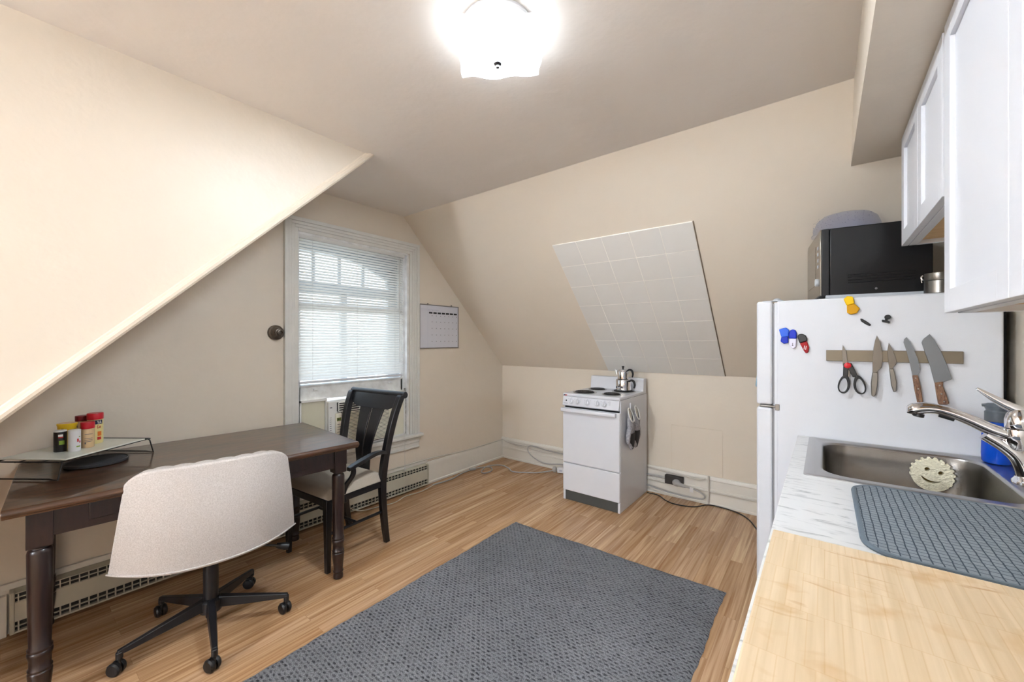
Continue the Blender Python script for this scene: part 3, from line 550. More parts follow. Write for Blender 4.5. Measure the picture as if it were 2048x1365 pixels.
# ------------------------------------------------------------------ ceiling lamp
LX, LY = -.918, 1.092
cl = thing('ceiling_light', 'square wavy glass flush ceiling lamp with dark finial, switched on', 'ceiling lamp', (LX, LY, H), 34)
ob('canopy', MB().lathe([(.125, 0), (.130, -.012), (.128, -.020), (.05, -.022), (.012, -.024), (.006, -.14), (.0, -.14)], seg=28), 'enamel', cl)
g = MB()
def gl(u, v):
    x = (u-.5)*.30; y = (v-.5)*.30; r = max(abs(x), abs(y))/.15
    c = abs(x*y)/.0225
    return (x*(1-.10*(1-abs(y)/.15)*abs(x)/.15*0)+.006*math.sin(y*34)*abs(x)/.15, y+.005*math.sin(x*30+1)*abs(y)/.15, -.118+.038*r**2.2+.004*c**2+.006*math.sin(x*40)*r)
g.grid(gl, 28, 28); ob('glass_shade', g, 'lampglass', cl, solid=.004)
ob('finial', MB().lathe([(.004, -.105), (.0105, -.122), (.015, -.126), (.0145, -.133), (.007, -.139), (.0065, -.146), (.003, -.149)], seg=20), 'blk', cl)
for sx in (-.055, .055):
    ld = bpy.data.lights.new('bulb', 'POINT'); ld.energy = LAMP_W/2; ld.color = (.80, .90, 1); ld.shadow_soft_size = .028
    lo = bpy.data.objects.new('bulb', ld); COL.objects.link(lo); lo.parent = cl; lo.location = (sx, 0, -.078)

ld = bpy.data.lights.new('down_fill_disc', 'AREA'); ld.shape = 'DISK'; ld.size = .2; ld.energy = DISC_W; ld.color = (.80, .90, 1)  # added downlight: lights the room without a hot spot on the ceiling
lo = bpy.data.objects.new('down_fill_disc', ld); COL.objects.link(lo); lo.parent = cl; lo.location = (0, 0, -.028)
# unseen glowing globe, added behind the viewpoint to brighten the room
c2 = thing('fill_globe', 'added white glowing fill globe behind the viewpoint', 'fill light', (-1.25, -2.7, H))
ob('canopy', MB().lathe([(.06, 0), (.06, -.02), (.02, -.03)], seg=24), 'enamel', c2)
ob('cord', MB().tube([(0, 0, -.02), (0, 0, -.56)], .004, 8), 'blk', c2)
gm = mat('fill_globe_glow', (255, 252, 246), .4); gm.node_tree.nodes['Principled BSDF'].inputs['Emission Color'].default_value = (.79, .895, 1.05, 1); gm.node_tree.nodes['Principled BSDF'].inputs['Emission Strength'].default_value = GLOBE_E
ob('globe', MB().lathe([(.17*math.sin(PI*k/16), -.72-.17*math.cos(PI*k/16)) for k in range(17)], seg=32), gm, c2)

# ------------------------------------------------------------------ dining table
tb = thing('dining_table', 'large dark brown wooden table with turned legs against the left wall', 'table', (-2.5616, .665, 0), -3.9)
TW, TL, TZ = .82, 1.277, .78; hw, hl = TW/2, TL/2
g = MB(); g.prism([(-hw+.006, TZ-.035), (hw-.014, TZ-.035), (hw-.012, TZ-.029), (hw-.003, TZ-.024), (hw, TZ-.014), (hw-.004, TZ-.006), (hw-.012, TZ), (-hw, TZ), (-hw, TZ-.02)], 'y', -hl, hl)
ob('tabletop', g, 'dwood', tb, bev=.004, seg=3)
lx, ly = hw-.085, hl-.085
g = MB(); g.box(lx+.006, lx+.024, -ly, ly, .640, TZ-.035); g.box(-lx-.024, -lx-.006, -ly, ly, .640, TZ-.035); g.box(-lx, lx, ly+.006, ly+.024, .64, TZ-.035); g.box(-lx, lx, -ly-.024, -ly-.006, .64, TZ-.035)
ob('apron', g, 'dleg', tb, bev=.002)
for y0_, y1_ in ((-.43, -.035), (-.025, .37)):
    ob('drawer_front', B(lx+.020, lx+.0285, y0_, y1_, .668, TZ-.04), 'dleg', tb, bev=.003)
    
for sx in (-1, 1):
    for sy in (-1, 1):
        g = MB(); x, y = sx*lx, sy*ly
        g.box(x-.033, x+.033, y-.033, y+.033, .61, TZ-.035)
        g.lathe([(.018, 0), (.026, .004), (.027, .02), (.024, .036), (.028, .04), (.028, .047), (.0245, .053), (.0265, .08), (.030, .115), (.032, .142), (.032, .150), (.028, .152), (.032, .158), (.032, .163), (.028, .167), (.0295, .2), (.033, .213), (.033, .222), (.029, .226), (.0325, .231), (.0325, .237), (.0285, .243), (.0305, .32), (.0325, .45), (.0335, .585), (.031, .596), (.024, .602), (.026, .611)], (x, y, 0), 28)
        ob('leg', g, 'dleg', tb, bev=.002, ang=50)

# ------------------------------------------------------------------ black dining armchair
dc = thing('dining_chair', 'black wooden armchair with slatted back and beige seat at the table end', 'chair', (-2.522, 1.362, 0), 5)
def post(side):
    pts = [(.205, .235, 0), (.208, .215, .12), (.212, .195, .30), (.218, .19, .45), (.236, .205, .63), (.255, .25, .84), (.266, .295, .965), (.268, .312, .99)]
    g = MB(); P = bez([(side*a, b, c) for a, b, c in pts], 5); n_ = len(P); rings = []
    for i, p in enumerate(P):
        f = i/(n_-1); w = .015+.004*min(1, f*2); d_ = .017+.006*math.sin(min(1, f*1.6)*PI*.6)
        if f > .6: w = .019+.004*(f-.6)
        rings.append([g.bm.verts.new(p+Vector(q)) for q in ((-w, -d_, 0), (w, -d_, 0), (w, d_, 0), (-w, d_, 0))])
    g.skin(rings); return g
for s in (-1, 1): ob('back_leg', post(s), 'chairblk', dc, bev=.004)
for s in (-1, 1):
    g = MB(); rings = []
    for z, w in ((0, .013), (.02, .0135), (.25, .017), (.43, .021)): rings.append([g.bm.verts.new((s*.212+a*w, -.20+b*w, z)) for a, b in ((-1, -1), (1, -1), (1, 1), (-1, 1))])
    g.skin(rings); ob('front_leg', g, 'chairblk', dc, bev=.003)
g = MB(); g.box(-.215, .215, -.219, -.197, .39, .432); g.box(-.2, .2, .178, .198, .39, .432)
for s in (-1, 1): g.box(s*.215-.011, s*.215+.011, -.2, .19, .39, .432)
ob('seat_rail', g, 'chairblk', dc, bev=.003)
g = MB()
for s in (-1, 1): g.tube([(s*.208, -.195, .22), (s*.210, .2, .22)], .010, 8)
g.tube([(-.2, 0, .22), (.2, 0, .22)], .009, 8); ob('stretcher', g, 'chairblk', dc)
g = MB()
def sq(u, v):
    a = (u-.5)*2; b = (v-.5)*2
    w = .235+.012*(-b); x = a*w; y = b*.212
    e_ = max(abs(a), abs(b)); return (x, y-.006, .436+.056*(1-max(0, (e_-.62)/.38)**4.0) if e_ < .999 else .436)
g.grid(sq, 20, 20); g.box(-.225, .225, -.208, .195, .430, .440); ob('seat_cushion', g, 'seat', dc, ang=60)
# curved top rail with scroll, arched lower edge
bk = lambda z: .215+.075*((z-.62)/.35)**1.3 if z > .62 else .205
def railY(z): return .20+.118*max(0, (z-.60)/.39)**1.35
out = [(-.262, .985)]+[(.262, .985)]+[(.256, .925), (.235, .915), (.205, .9), (.175, .888), (.125, .884), (.0, .882), (-.125, .884), (-.175, .888), (-.205, .9), (-.235, .915), (-.256, .925)]
g = MB(); g.plate([out], lambda a, b: (a, railY(b)-.011-.0*a, b), lambda a, b: (a, railY(b)+.011, b)); ob('top_rail', g, 'chairblk', dc, bev=.003)
g = MB(); g.tube([(-.288, .325, .988), (.288, .325, .988)], .0225, 20); ob('scroll_roll', g, 'chairblk', dc, bev=.002)
for s in (-1, 1):
    g = MB(); N = 12; rings = []
    for k in range(N+1):
        z = .43+(.89-.43)*k/N; f = k/N; o_ = .062+.066*f**1.3; i_ = .0045+.003*f
        y = railY(z)
        rings.append([g.bm.verts.new(q) for q in ((s*i_, y-.006, z), (s*o_, y-.006, z), (s*o_, y+.006, z), (s*i_, y+.006, z))])
    g.skin(rings); ob('back_splat', g, 'chairblk', dc, bev=.002)
for s in (-1, 1):
    g = MB(); A = bez([(s*.236, .215, .618), (s*.246, .12, .632), (s*.256, .02, .618), (s*.262, -.06, .600), (s*.262, -.10, .588)], 5); rings = []
    for i, p in enumerate(A):
        w = .015+.007*math.sin(PI*i/(len(A)-1)); rings.append([g.bm.verts.new(p+Vector(q)) for q in ((-w, 0, -.011), (w, 0, -.011), (w, 0, .011), (-w, 0, .011))])
    g.skin(rings)
    A = bez([(s*.258, -.06, .596), (s*.250, -.06, .54), (s*.236, -.105, .48), (s*.230, -.125, .43), (s*.230, -.12, .385)], 5); rings = []
    for i, p in enumerate(A):
        w = [.010, .014][i > 4]; dd = .012+.022*(i/(len(A)-1))**1.2; rings.append([g.bm.verts.new(p+Vector(q)) for q in ((-.009, -dd, 0), (.009, -dd, 0), (.009, dd, 0), (-.009, dd, 0))])
    g.skin(rings); ob('armrest', g, 'chairblk', dc, bev=.003)

# ------------------------------------------------------------------ upholstered office chair
oc = thing('office_chair', 'oatmeal upholstered swivel chair on black wheeled star base, back to the room', 'office chair', (-2.286, .614, 0), -10.2)
g = MB(); NS, NT = 40, 16
def shell(sv, tv, off):
    s_ = sv*2-1; t = tv
    W_ = .345-.052*t; topdrop = .050*abs(s_)**9; z = (.375+.030*abs(s_)**2)+(t)*(.84-.375-.03*abs(s_)**2)-topdrop*t
    x = .178+.045*t+.022*math.sin(t*PI)-(.115-.055*t)*abs(s_)**2.6
    y = s_*W_
    nx, ny = 1, s_*abs(s_)**1.2*(.55)
    L_ = math.hypot(nx, ny)
    p = Vector((x-off*nx/L_, y-off*ny/L_, z))
    if off > 0:
        p.x -= .006*abs(math.sin(s_*PI*4))**.5*1.0-.004; p.z += .004*abs(math.sin(s_*PI*4))-.004
    return p
o1 = [[g.bm.verts.new(shell(i/NS, j/NT, 0)) for j in range(NT+1)] for i in range(NS+1)]
i1 = [[g.bm.verts.new(shell(i/NS, j/NT, .062)) for j in range(NT+1)] for i in range(NS+1)]
for q in (o1, i1):
    for i in range(NS):
        for j in range(NT): g.bm.faces.new((q[i][j], q[i+1][j], q[i+1][j+1], q[i][j+1]))
for i in range(NS): g.bm.faces.new((o1[i][0], o1[i+1][0], i1[i+1][0], i1[i][0])); g.bm.faces.new((o1[i][NT], o1[i+1][NT], i1[i+1][NT], i1[i][NT]))
for j in range(NT): g.bm.faces.new((o1[0][j], o1[0][j+1], i1[0][j+1], i1[0][j])); g.bm.faces.new((o1[NS][j], o1[NS][j+1], i1[NS][j+1], i1[NS][j]))
ob('backrest', g, 'linen', oc, bev=.026, seg=5, ang=50)
g = MB(); g.tube([shell(k/30, .03, -.002) for k in range(31)], .0035, 8); ob('welt_seam', g, 'linen', oc)
g = MB()
def seatf(u, v):
    a = (u-.5)*2; b = (v-.5)*2; e_ = max(abs(a), abs(b)); r_ = 1-.10*(a*a*b*b)
    return (a*.235*r_-.085, b*.285*r_, .435+.065*(1-max(0, (e_-.6)/.4)**2.5))
g.grid(seatf, 20, 20); g.box(-.30, .12, -.25, .25, .395, .445); ob('seat', g, 'linen', oc, ang=60)
ob('seat_plate', B(-.12, .10, -.10, .10, .345, .395), 'blackmetal', oc, bev=.006)
g = MB(); g.lathe([(.020, .06), (.028, .10), (.030, .22), (.030, .35)], seg=20); ob('gas_lift', g, 'blackmetal', oc)
g = MB(); g.lathe([(.034, .085), (.043, .09), (.045, .14), (.036, .150), (.031, .152)], seg=24); ob('hub', g, 'blackmetal', oc)
ca = math.radians(10.2)
for wx, wy in ((-1.957, .539), (-2.104, .901), (-2.50, .867), (-2.604, .478), (-2.265, .284)):
    dx, dy = wx+2.286, wy-.614; X = dx*math.cos(-ca)*1+dy*math.sin(ca)*0; 
    v = Matrix.Rotation(ca, 2) @ Vector((dx, dy)); v = v.normalized()*.315; n_ = Vector((-v.y, v.x)).normalized()
    g = MB(); rings = []
    for f, z, w, hh in ((.035/.315, .128, .020, .024), (.5, .112, .017, .018), (.93, .094, .0125, .011), (1.02, .091, .011, .009)):
        c_ = Vector((v.x*f, v.y*f, z)); N3 = Vector((n_.x, n_.y, 0))
        rings.append([g.bm.verts.new(c_+N3*(w*a)+Vector((0, 0, hh*b))) for a, b in ((-1, -1), (1, -1), (.75, 1), (-.75, 1))])
    g.skin(rings); g.lathe([(.012, 0), (.012, -.028)], (v.x, v.y, .092), 12)
    ob('base_arm', g, 'blackmetal', oc, bev=.003)
    a_ = random.uniform(-.5, .9); ax = Vector((math.cos(a_+2.2), math.sin(a_+2.2), 0)); cx = Vector((v.x, v.y, .027))+Vector((-ax.y, ax.x, 0))*.012
    g = MB()
    for s in (-1, 1): g.lathe([(.012, 0), (.026, .001), (.027, .005), (.027, .013), (.022, .019), (.008, .02)], cx+ax*(s*.003), 24, ax*s)
    g.lathe([(.006, 0), (.006, .04)], (v.x, v.y, .035), 10); ob('caster', g, 'blk', oc)
g = MB(); g.tube([(-.02, .08, .345), (.02, .20, .335), (.05, .27, .320)], .006, 8); g.tube([(.048, .262, .322), (.06, .30, .310), (.065, .315, .305)], [.012, .019, .017], 14); ob('tilt_lever', g, 'blk', oc, label='black lever knob')

# ------------------------------------------------------------------ things on the table
TT = .7805
rk = thing('wire_rack', 'black folding wire rack standing on the table under a glass board', 'rack', (-2.745, .232, TT), 126.7)
g = MB(); rl, rw, rz = .205, .138, .074
loop = [(-rl, -rw), (rl, -rw), (rl, rw), (-rl, rw)]
g.tube([(x, y, rz) for x, y in loop]+[(-rl, -rw, rz)], .0032, 6)
for k in range(13): x = -rl+2*rl*k/12; g.tube([(x, -rw, rz), (x, rw, rz)], .0016, 5)
for y in (-.05, .05): g.tube([(-rl, y, rz-.003), (rl, y, rz-.003)], .0018, 5)
ob('shelf_grid', g, 'wire', rk)
for s in (-1, 1):
    g = MB(); x = s*(rl-.012)
    g.tube([(x, -rw, rz), (x+s*.004, -rw-.006, rz-.006), (x+s*.022, -rw-.008, .002), (x+s*.020, -rw+.03, .006), (x+s*.020, rw-.03, .006), (x+s*.022, rw+.008, .002), (x+s*.004, rw+.006, rz-.006), (x, rw, rz)], .0032, 6)
    ob('folding_leg', g, 'wire', rk)
o = ob('glass_cutting_board', B(-.178, .178, -.148, .148, 0, .007), 'gboard', bev=.003, loc=(-2.736, .224, TT+rz+.0025)); o.rotation_euler = (0, 0, math.radians(126.7)); tag(o, 'pale greenish glass cutting board lying on the wire rack', 'cutting board')
JZ = TT+rz+.0025+.0072
def patch(g, r, c, th0, th1, z0, z1, n=10, mi=0):
    g.mi = mi
    def f(u, v):
        t = math.radians(th0+(th1-th0)*u); return (math.cos(t)*r, math.sin(t)*r, z0+(z1-z0)*v)
    g.grid(f, n, 1); g.mi = 0
def jar(name, label, cat, x, y, r, prof, bm_, lidprof, lm, cc=None):
    t = thing(name, label, cat, (x, y, JZ), 0, 'spice and seasoning containers on the glass board')
    ob('container', MB().lathe(prof, seg=28), bm_, t); ob('lid', MB().lathe(lidprof, seg=28), lm, t); return t
# label faces turn towards the viewpoint: angle of +x from each jar
j = jar('pepper_can', 'small black can with green picture label, front left on the glass board', 'spice can', -2.706, .167, .021, [(.020, 0), (.021, .002), (.021, .088), (.020, .090)], 'blackcan', [(.0205, .0885), (.0205, .094), (.019, .095)], 'wlid')
g = MB(); patch(g, .0213, 0, -22, 18, .068, .078, 8, 0); ob('name_patch', g, 'lwhite', j)
g = MB(); patch(g, .0214, 0, -20, 20, .063, .067, 8, 0); ob('red_band', g, 'lred', j)
g = MB(); patch(g, .0213, 0, -15, 32, .032, .05, 8, 0); ob('green_picture', g, 'green', j)
j = jar('white_shaker', 'plain white cylindrical shaker with small red and green pictures', 'shaker', -2.668, .207, .0205, [(.020, 0), (.0205, .002), (.0205, .093)], 'wcan', [(.0207, .0915), (.0207, .095), (.018, .096)], 'wlid')
g = MB(); patch(g, .0209, 0, 18, 34, .042, .056, 6); patch(g, .0209, 0, 40, 55, .036, .046, 6); ob('fruit_picture', g, 'lred', j)
g = MB(); patch(g, .0209, 0, 12, 50, .018, .024, 6); patch(g, .0209, 0, 35, 52, .062, .066, 6); ob('green_picture', g, 'green', j)
j = jar('spice_jar', 'clear jar of tan spice with bright red lid beside the white shaker', 'spice jar', -2.713, .252, .023, [(.021, 0), (.023, .003), (.023, .085), (.020, .090)], 'glassjar', [(.024, .088), (.0245, .090), (.0245, .115), (.023, .118)], 'redlid')
g = MB(); 
for z in (.028, .035, .042, .062): patch(g, .0232, 0, -30, 38, z, z+.0022, 8)
patch(g, .0232, 0, -30, -18, .018, .026, 4); ob('fine_print', g, 'inkg', j)
j = jar('seasoning_jar', 'tallest jar with red lid and yellow label behind the spice jar', 'seasoning jar', -2.795, .285, .0285, [(.026, 0), (.0285, .004), (.0285, .112), (.026, .118)], 'adobo', [(.029, .116), (.0295, .118), (.0295, .143), (.028, .146)], 'redlid')
g = MB(); patch(g, .0288, 0, -25, 50, .093, .113, 8); ob('navy_band', g, 'navy', j)
def stroke(g, r, pts, w):   # strokes on a cylinder: (deg, z) polyline
    P = [Vector((math.cos(math.radians(a))*r, math.sin(math.radians(a))*r, z)) for a, z in pts]; g.tube(P, w, 5)
g = MB(); stroke(g, .029, [(8, .110), (14, .103), (20, .110)], .0016); stroke(g, .029, [(14, .103), (14, .096)], .0016); stroke(g, .029, [(24, .096), (31, .110), (38, .096)], .0016); stroke(g, .029, [(27, .101), (35, .101)], .0013); ob('brand_lettering', g, 'lwhite', j)
g = MB(); stroke(g, .029, [(20, .088), (12, .088), (8, .080), (12, .073), (20, .074), (20, .080), (15, .080)], .0011); stroke(g, .029, [(28, .084), (24, .079), (28, .073), (33, .079), (28, .084)], .0011); ob('red_lettering', g, 'lred', j)
g = MB(); patch(g, .0289, 0, 10, 40, .036, .058, 8); ob('food_picture', g, 'orange', j)
g = MB(); patch(g, .0289, 0, 8, 38, .018, .032, 8); ob('red_patch', g, 'lred', j)
jar('dark_lid_jar', 'dark red lidded jar mostly hidden behind the tallest seasoning jar', 'spice jar', -2.848, .246, .024, [(.022, 0), (.024, .003), (.024, .11)], 'glassjar', [(.0245, .108), (.0245, .131), (.023, .133)], 'dredlid')
j = jar('yellow_tub', 'yellow tub with wide flat lid behind the black can', 'tub', -2.780, .193, .032, [(.026, 0), (.028, .004), (.031, .09), (.0325, .110)], 'yelcan', [(.0335, .104), (.034, .112), (.031, .114), (.03, .111)], 'yelcan')
g = MB(); g.lathe([(.0295, .1115), (.0295, .1135)], seg=24); ob('lid_print', g, 'cred', j); g = MB(); patch(g, .0324, 0, -40, -25, .085, .093, 4); patch(g, .0332, 0, 60, 68, .088, .098, 4); ob('black_mark', g, 'ink', j)
# round ribbed tray
tr = thing('round_tray', 'round dark grey ribbed tray lying under the wire rack', 'tray', (-2.728, .284, TT))
g = MB(); g.lathe([(.104, 0), (.109, .003), (.111, .013), (.109, .0145), (.106, .0145), (.104, .010)], seg=48); ob('dish', g, 'tray', tr)
g = MB()
for k in range(-16, 17):
    x = k*.0062; hh = math.sqrt(max(0, .102**2-x*x)); g.box(x-.0014, x+.0014, -hh, hh, .009, .0125)
ob('ribs', g, 'tray', tr, smooth=False)

# ------------------------------------------------------------------ rug
g = MB()
def rugf(u, v):
    x = -1.828+(1.408)*u; y = .12+(2.395-.12)*v
    n_ = .004*math.sin(x*37)*math.cos(y*29)+.003*math.sin(x*90+y*70)
    ex = .003*math.sin(y*11)+.0018*math.sin(y*61); ey = .004*math.sin(x*9)+.0018*math.sin(x*47)+.03*(u-.5)
    e_ = min(u, 1-u)*1.4; f_ = min(v, 1-v)*2.27; r_ = min(1, min(e_, f_)/.015)
    return (x+ex, y+ey, .002+.011*math.sqrt(r_)+.0008*n_)
g.grid(rugf, 70, 100); o = ob('rug', g, 'rug', ang=180); tag(o, 'large charcoal grey woven rug on the wood floor', 'rug')

# ------------------------------------------------------------------ stove
st = thing('stove', 'small white electric range with four coil burners against the back wall', 'stove', (-1.521, 2.99, 0))
W2 = .257; DP = .62
ob('body', B(-W2, W2, .022, DP-.015, .0, .888), 'enamel', st, bev=.004)
ob('toe_kick', B(-W2+.022, W2-.022, .010, .024, .002, .082), 'dgrey', st)
for a_ in (-W2, W2-.02): ob('side_post', B(a_, a_+.02, .006, .03, 0, .082), 'enamel', st, bev=.003)
ob('storage_drawer', B(-W2, W2-.001, 0, .022, .083, .316), 'enamel', st, bev=.006, seg=3)
dr = ob('oven_door', B(-W2, W2-.001, -.002, .022, .324, .792), 'enamel', st, bev=.006, seg=3)
g = MB(); g.prism([(-.002, .755), (-.030, .757), (-.036, .765), (-.036, .785), (-.030, .790), (-.002, .790)], 'x', -W2-.004, W2-.026); ob('handle', g, 'enamel', dr, bev=.004)
ob('dark_gap', B(-W2+.02, W2-.01, .004, .03, .790, .806), 'shadowblk', st)
g = MB(); g.prism([(.0, .806), (-.012, .812), (.006, .888), (.03, .888), (.03, .806)], 'x', -W2, W2-.006); cp = ob('control_panel', g, 'enamel', st, bev=.003)
pn = Vector((0, -.076, -.018)).normalized(); pn = Vector((0, -.973, .230))
def onp(x, z): return Vector((x, -.012+.018*(z-.812)/.076, z))
for x in (-.172, -.113, -.022, .068, .130):
    g = MB(); c_ = onp(x, .849); g.lathe([(.024, 0), (.0235, .004), (.019, .006), (.018, .016), (.016, .019)], c_, 24, pn)
    u_ = Vector((1, 0, 0)); w_ = pn.cross(u_).normalized()
    R_ = Matrix(((u_.x, w_.x, pn.x, c_.x), (u_.y, w_.y, pn.y, c_.y), (u_.z, w_.z, pn.z, c_.z), (0, 0, 0, 1)))
    g.box(-.004, .004, -.021, .021, .014, .026, T=R_); ob('knob', g, 'enamel', cp, bev=.0015)
g = MB(); g.lathe([(.0065, 0), (.0065, .0015)], onp(-.222, .852), 16, pn); ob('indicator_light', g, 'ink', cp)
def strip(g, x0, x1, z0, z1):
    n_ = pn*.0006; a_ = [onp(x0, z0), onp(x1, z0), onp(x1, z1), onp(x0, z1)]
    g.skin([[g.bm.verts.new(p) for p in a_], [g.bm.verts.new(p+n_) for p in a_]])
g = MB(); strip(g, -.245, -.205, .828, .831)
for x in (-.172, -.113, -.022, .068, .130): strip(g, x-.002, x+.002, .876, .879); strip(g, x-.03, x-.027, .866, .869); strip(g, x+.027, x+.03, .866, .869)
for k in range(4): strip(g, .165, .180, .872-k*.008, .8735-k*.008)
ob('dial_print', g, 'inkg', cp)
ct = ob('cooktop', B(-W2-.001, W2+.001, -.004, DP-.03, .8885, .914), 'enamel', st, bev=.008, seg=4)
g = MB(); g.box(-.242, -.232, -.0052, -.004, .896, .903); ob('badge_blue', g, 'navy', ct)
g = MB(); 
for k in range(3): g.box(-.2315, -.214, -.0052, -.004, .892+k*.0045, .8945+k*.0045)
g.box(-.242, -.2315, -.0052, -.004, .892, .894); ob('badge_stripes', g, 'lred', ct)
g = MB(); g.prism([(.515, .910), (.528, 1.018), (.534, 1.026), (.585, 1.026), (.590, 1.02), (.590, .888), (.54, .888)], 'x', -W2, W2); ob('backguard', g, 'enamel', st, bev=.006, seg=3)
for x, y, r in ((-.118, .135, .088), (.125, .150, .070), (-.128, .405, .070), (.120, .405, .088)):
    g = MB(); g.lathe([(r+.014, .0), (r+.015, .003), (r+.009, .004), (r*.9, -.001), (r*.3, -.004), (.01, -.004)], (x, y, .914), 40, cap=False); pnn = ob('drip_pan', g, 'pan', ct)
    g = MB(); P = []; turns = 4
    for k in range(turns*28+1):
        a_ = 2*PI*k/28; rr_ = r*(.24+.76*k/(turns*28)); P.append((x+rr_*math.cos(a_), y+rr_*math.sin(a_), .921))
    g.tube(P, .0042, 6, up=(0, 0, 1)); g.lathe([(.018, .916), (.018, .924), (.015, .925)], (x, y, 0), 16); ob('coil', g, 'coil', pnn)
# double teapot
kx, ky = -1.402, 3.392
def handle(z0, z1, r): return bez([(r-.004, -.012, z1-.012), (r+.018, -.02, z1), (r+.045, -.034, z1-.006), (r+.056, -.038, z1-.035), (r+.050, -.036, z0)], 6)
t = thing('kettle', 'polished steel lower kettle of the stacked teapot set on the rear right burner', 'kettle', (kx, ky, .9255))
g = MB(); g.lathe([(.058, 0), (.064, .003), (.065, .016), (.064, .019), (.065, .024), (.065, .085), (.061, .094), (.055, .097), (.050, .0975)], seg=40); ob('pot', g, 'chrome', t)
g = MB(); P = handle(.028, .092, .062); g.tube(P, [.007+.003*math.sin(PI*i/(len(P)-1)) for i in range(len(P))], 10); ob('handle', g, 'blk', t)
t = thing('teapot', 'smaller polished steel teapot stacked on the kettle', 'teapot', (kx-.002, ky, 1.024))
g = MB(); g.lathe([(.046, 0), (.049, .002), (.050, .02), (.050, .055), (.047, .072), (.038, .084), (.018, .090), (.004, .091)], seg=36)
g.tube([(-.044, 0, .02), (-.060, .003, .045), (-.066, .004, .070), (-.074, .005, .084)], [.010, .011, .008, .006], 12); ob('pot', g, 'chrome', t)
g = MB(); g.lathe([(.007, .090), (.0065, .096), (.011, .108), (.011, .112), (.008, .114)], seg=16); ob('lid_knob', g, 'blk', t)
g = MB(); P = handle(.022, .086, .048); P = [Vector((p.x*1.0, p.y, p.z)) for p in P]; g.tube(P, [.006+.003*math.sin(PI*i/(len(P)-1)) for i in range(len(P))], 10); ob('handle', g, 'blk', t)
# mitts and hook on the side of the stove
sx = -1.521+W2
hk = ob('adhesive_hook', B(0, .010, -.006, .006, -.03, .035), 'hook', bev=.003, loc=(sx, 3.196, .815)); tag(hk, 'small white adhesive hook on the side of the stove', 'hook')
def mitt(nm, label, y, rz_, flip):
    t = thing(nm, label, 'oven mitt', (sx+.030, y, .815), 0, 'pair of oven mitts on the stove side'); t.rotation_euler = (math.radians(rz_), 0, math.radians(0)); t.scale = (1, 1.04, 1.04)
    # flattened tapering sleeve and hand, opening with white binding at top
    rings = []; g = MB(); secs = [(0, .012, .055, 0), (-.05, .018, .062, 0), (-.11, .022, .058, 0), (-.165, .022, .056, 0)]
    P = [(0, -.095), (-.004, -.02)]
    for z, rx, ry, oy_ in ((-.085, .020, .052, 0), (-.12, .024, .053, .002), (-.16, .022, .050, .004), (-.19, .021, .052, .004)):
        rings.append(g.ring(Vector((0, oy_, z)), Vector((1, 0, 0)), Vector((0, 1, 0)), rx, 24, ry))
    top = []
    for k in range(24):
        a_ = 2*PI*k/24; yy = .056*math.sin(a_); top.append(g.bm.verts.new((.018*math.cos(a_)+.006, yy*.62-.004, -.05-.052*math.cos(a_)*(1)+.0)))
    g.skin([top]+rings, cap=False); ob('cuff', g, 'mitt', t)
    g = MB(); rr = []
    for z, rx, ry, oy_ in ((-.185, .0205, .0515, .004), (-.22, .021, .052, .004), (-.27, .019, .045, .004), (-.305, .015, .034, .002), (-.325, .006, .014, .001)):
        rr.append(g.ring(Vector((0, oy_, z)), Vector((1, 0, 0)), Vector((0, 1, 0)), rx, 24, ry))
    g.skin(rr); g.tube([(0, flip*.03, -.16), (0, flip*.058, -.20), (0, flip*.064, -.235), (0, flip*.060, -.262)], [.020, .019, .017, .010], 14); ob('mitt_hand', g, 'mitt', t)
    g = MB()
    def pf(u, v):
        a_ = -1.25+2.5*u; z = -.188-.130*v; w = .052*(1-v**2.6*.75); return (.0228*math.cos(a_)*(1-.45*v**3)+.0005, w*math.sin(a_)/.95+.004, z)
    g.grid(pf, 14, 12); ob('silicone_grip', g, 'mittb', t)
    g = MB(); Q = []
    for k in range(24):
        a_ = 2*PI*k/24; Q.append((.018*math.cos(a_)+.006, .056*math.sin(a_)*.62-.004, -.05-.052*math.cos(a_)))
    g.tube(Q, .0042, 8, closed=True); ob('binding', g, 'mittw', t)
    g = MB(); a1 = [g.bm.verts.new((q[0]*.5-.004, q[1]*.9, q[2]*.9-.012)) for q in Q]; g.bm.faces.new(a1); ob('lining', g, 'mittin', t)
mitt('oven_mitt', 'grey oven mitt with black grip on the stove side, nearer the stove front', 3.130, 4, -1)
mitt('oven_mitt.001', 'grey oven mitt hanging behind its twin, nearer the wall', 3.276, -6, 1)

# ------------------------------------------------------------------ cables and outlets
def cable(name, pts, r, m, label, cat='cable', n=8, seg=7, raw=False):
    g = MB(); g.tube(pts if raw else bez(pts, n), r, seg); o = ob(name, g, m); return tag(o, label, cat, 'painted cables along the baseboards' if name.startswith('wall_cable') else None)
yb = YB-.028
cable('wall_cable', [(XW+.024, .6, .222+.02), (XW+.024, 1.5, .241), (XW+.024, 2.48, .240), (XW+.024, 3.0, .213), (XW+.022, 3.60, .209), (XW+.03, YB-.02, .205), (-2.80, yb, .188), (-2.60, yb, .187), (-2.3, yb, .196), (-1.8, yb+.004, .20)], .0055, 'cable', 'painted-over cable running along the baseboard tops into the corner', raw=False)
cable('wall_cable.001', [(-2.93, yb, .20), (-2.75, yb-.002, .170), (-2.60, yb-.012, .172), (-2.40, yb-.012, .163), (-2.1, yb, .175), (-1.8, yb, .178)], .006, 'cable', 'painted cable looped loosely over the back baseboard left of the stove')
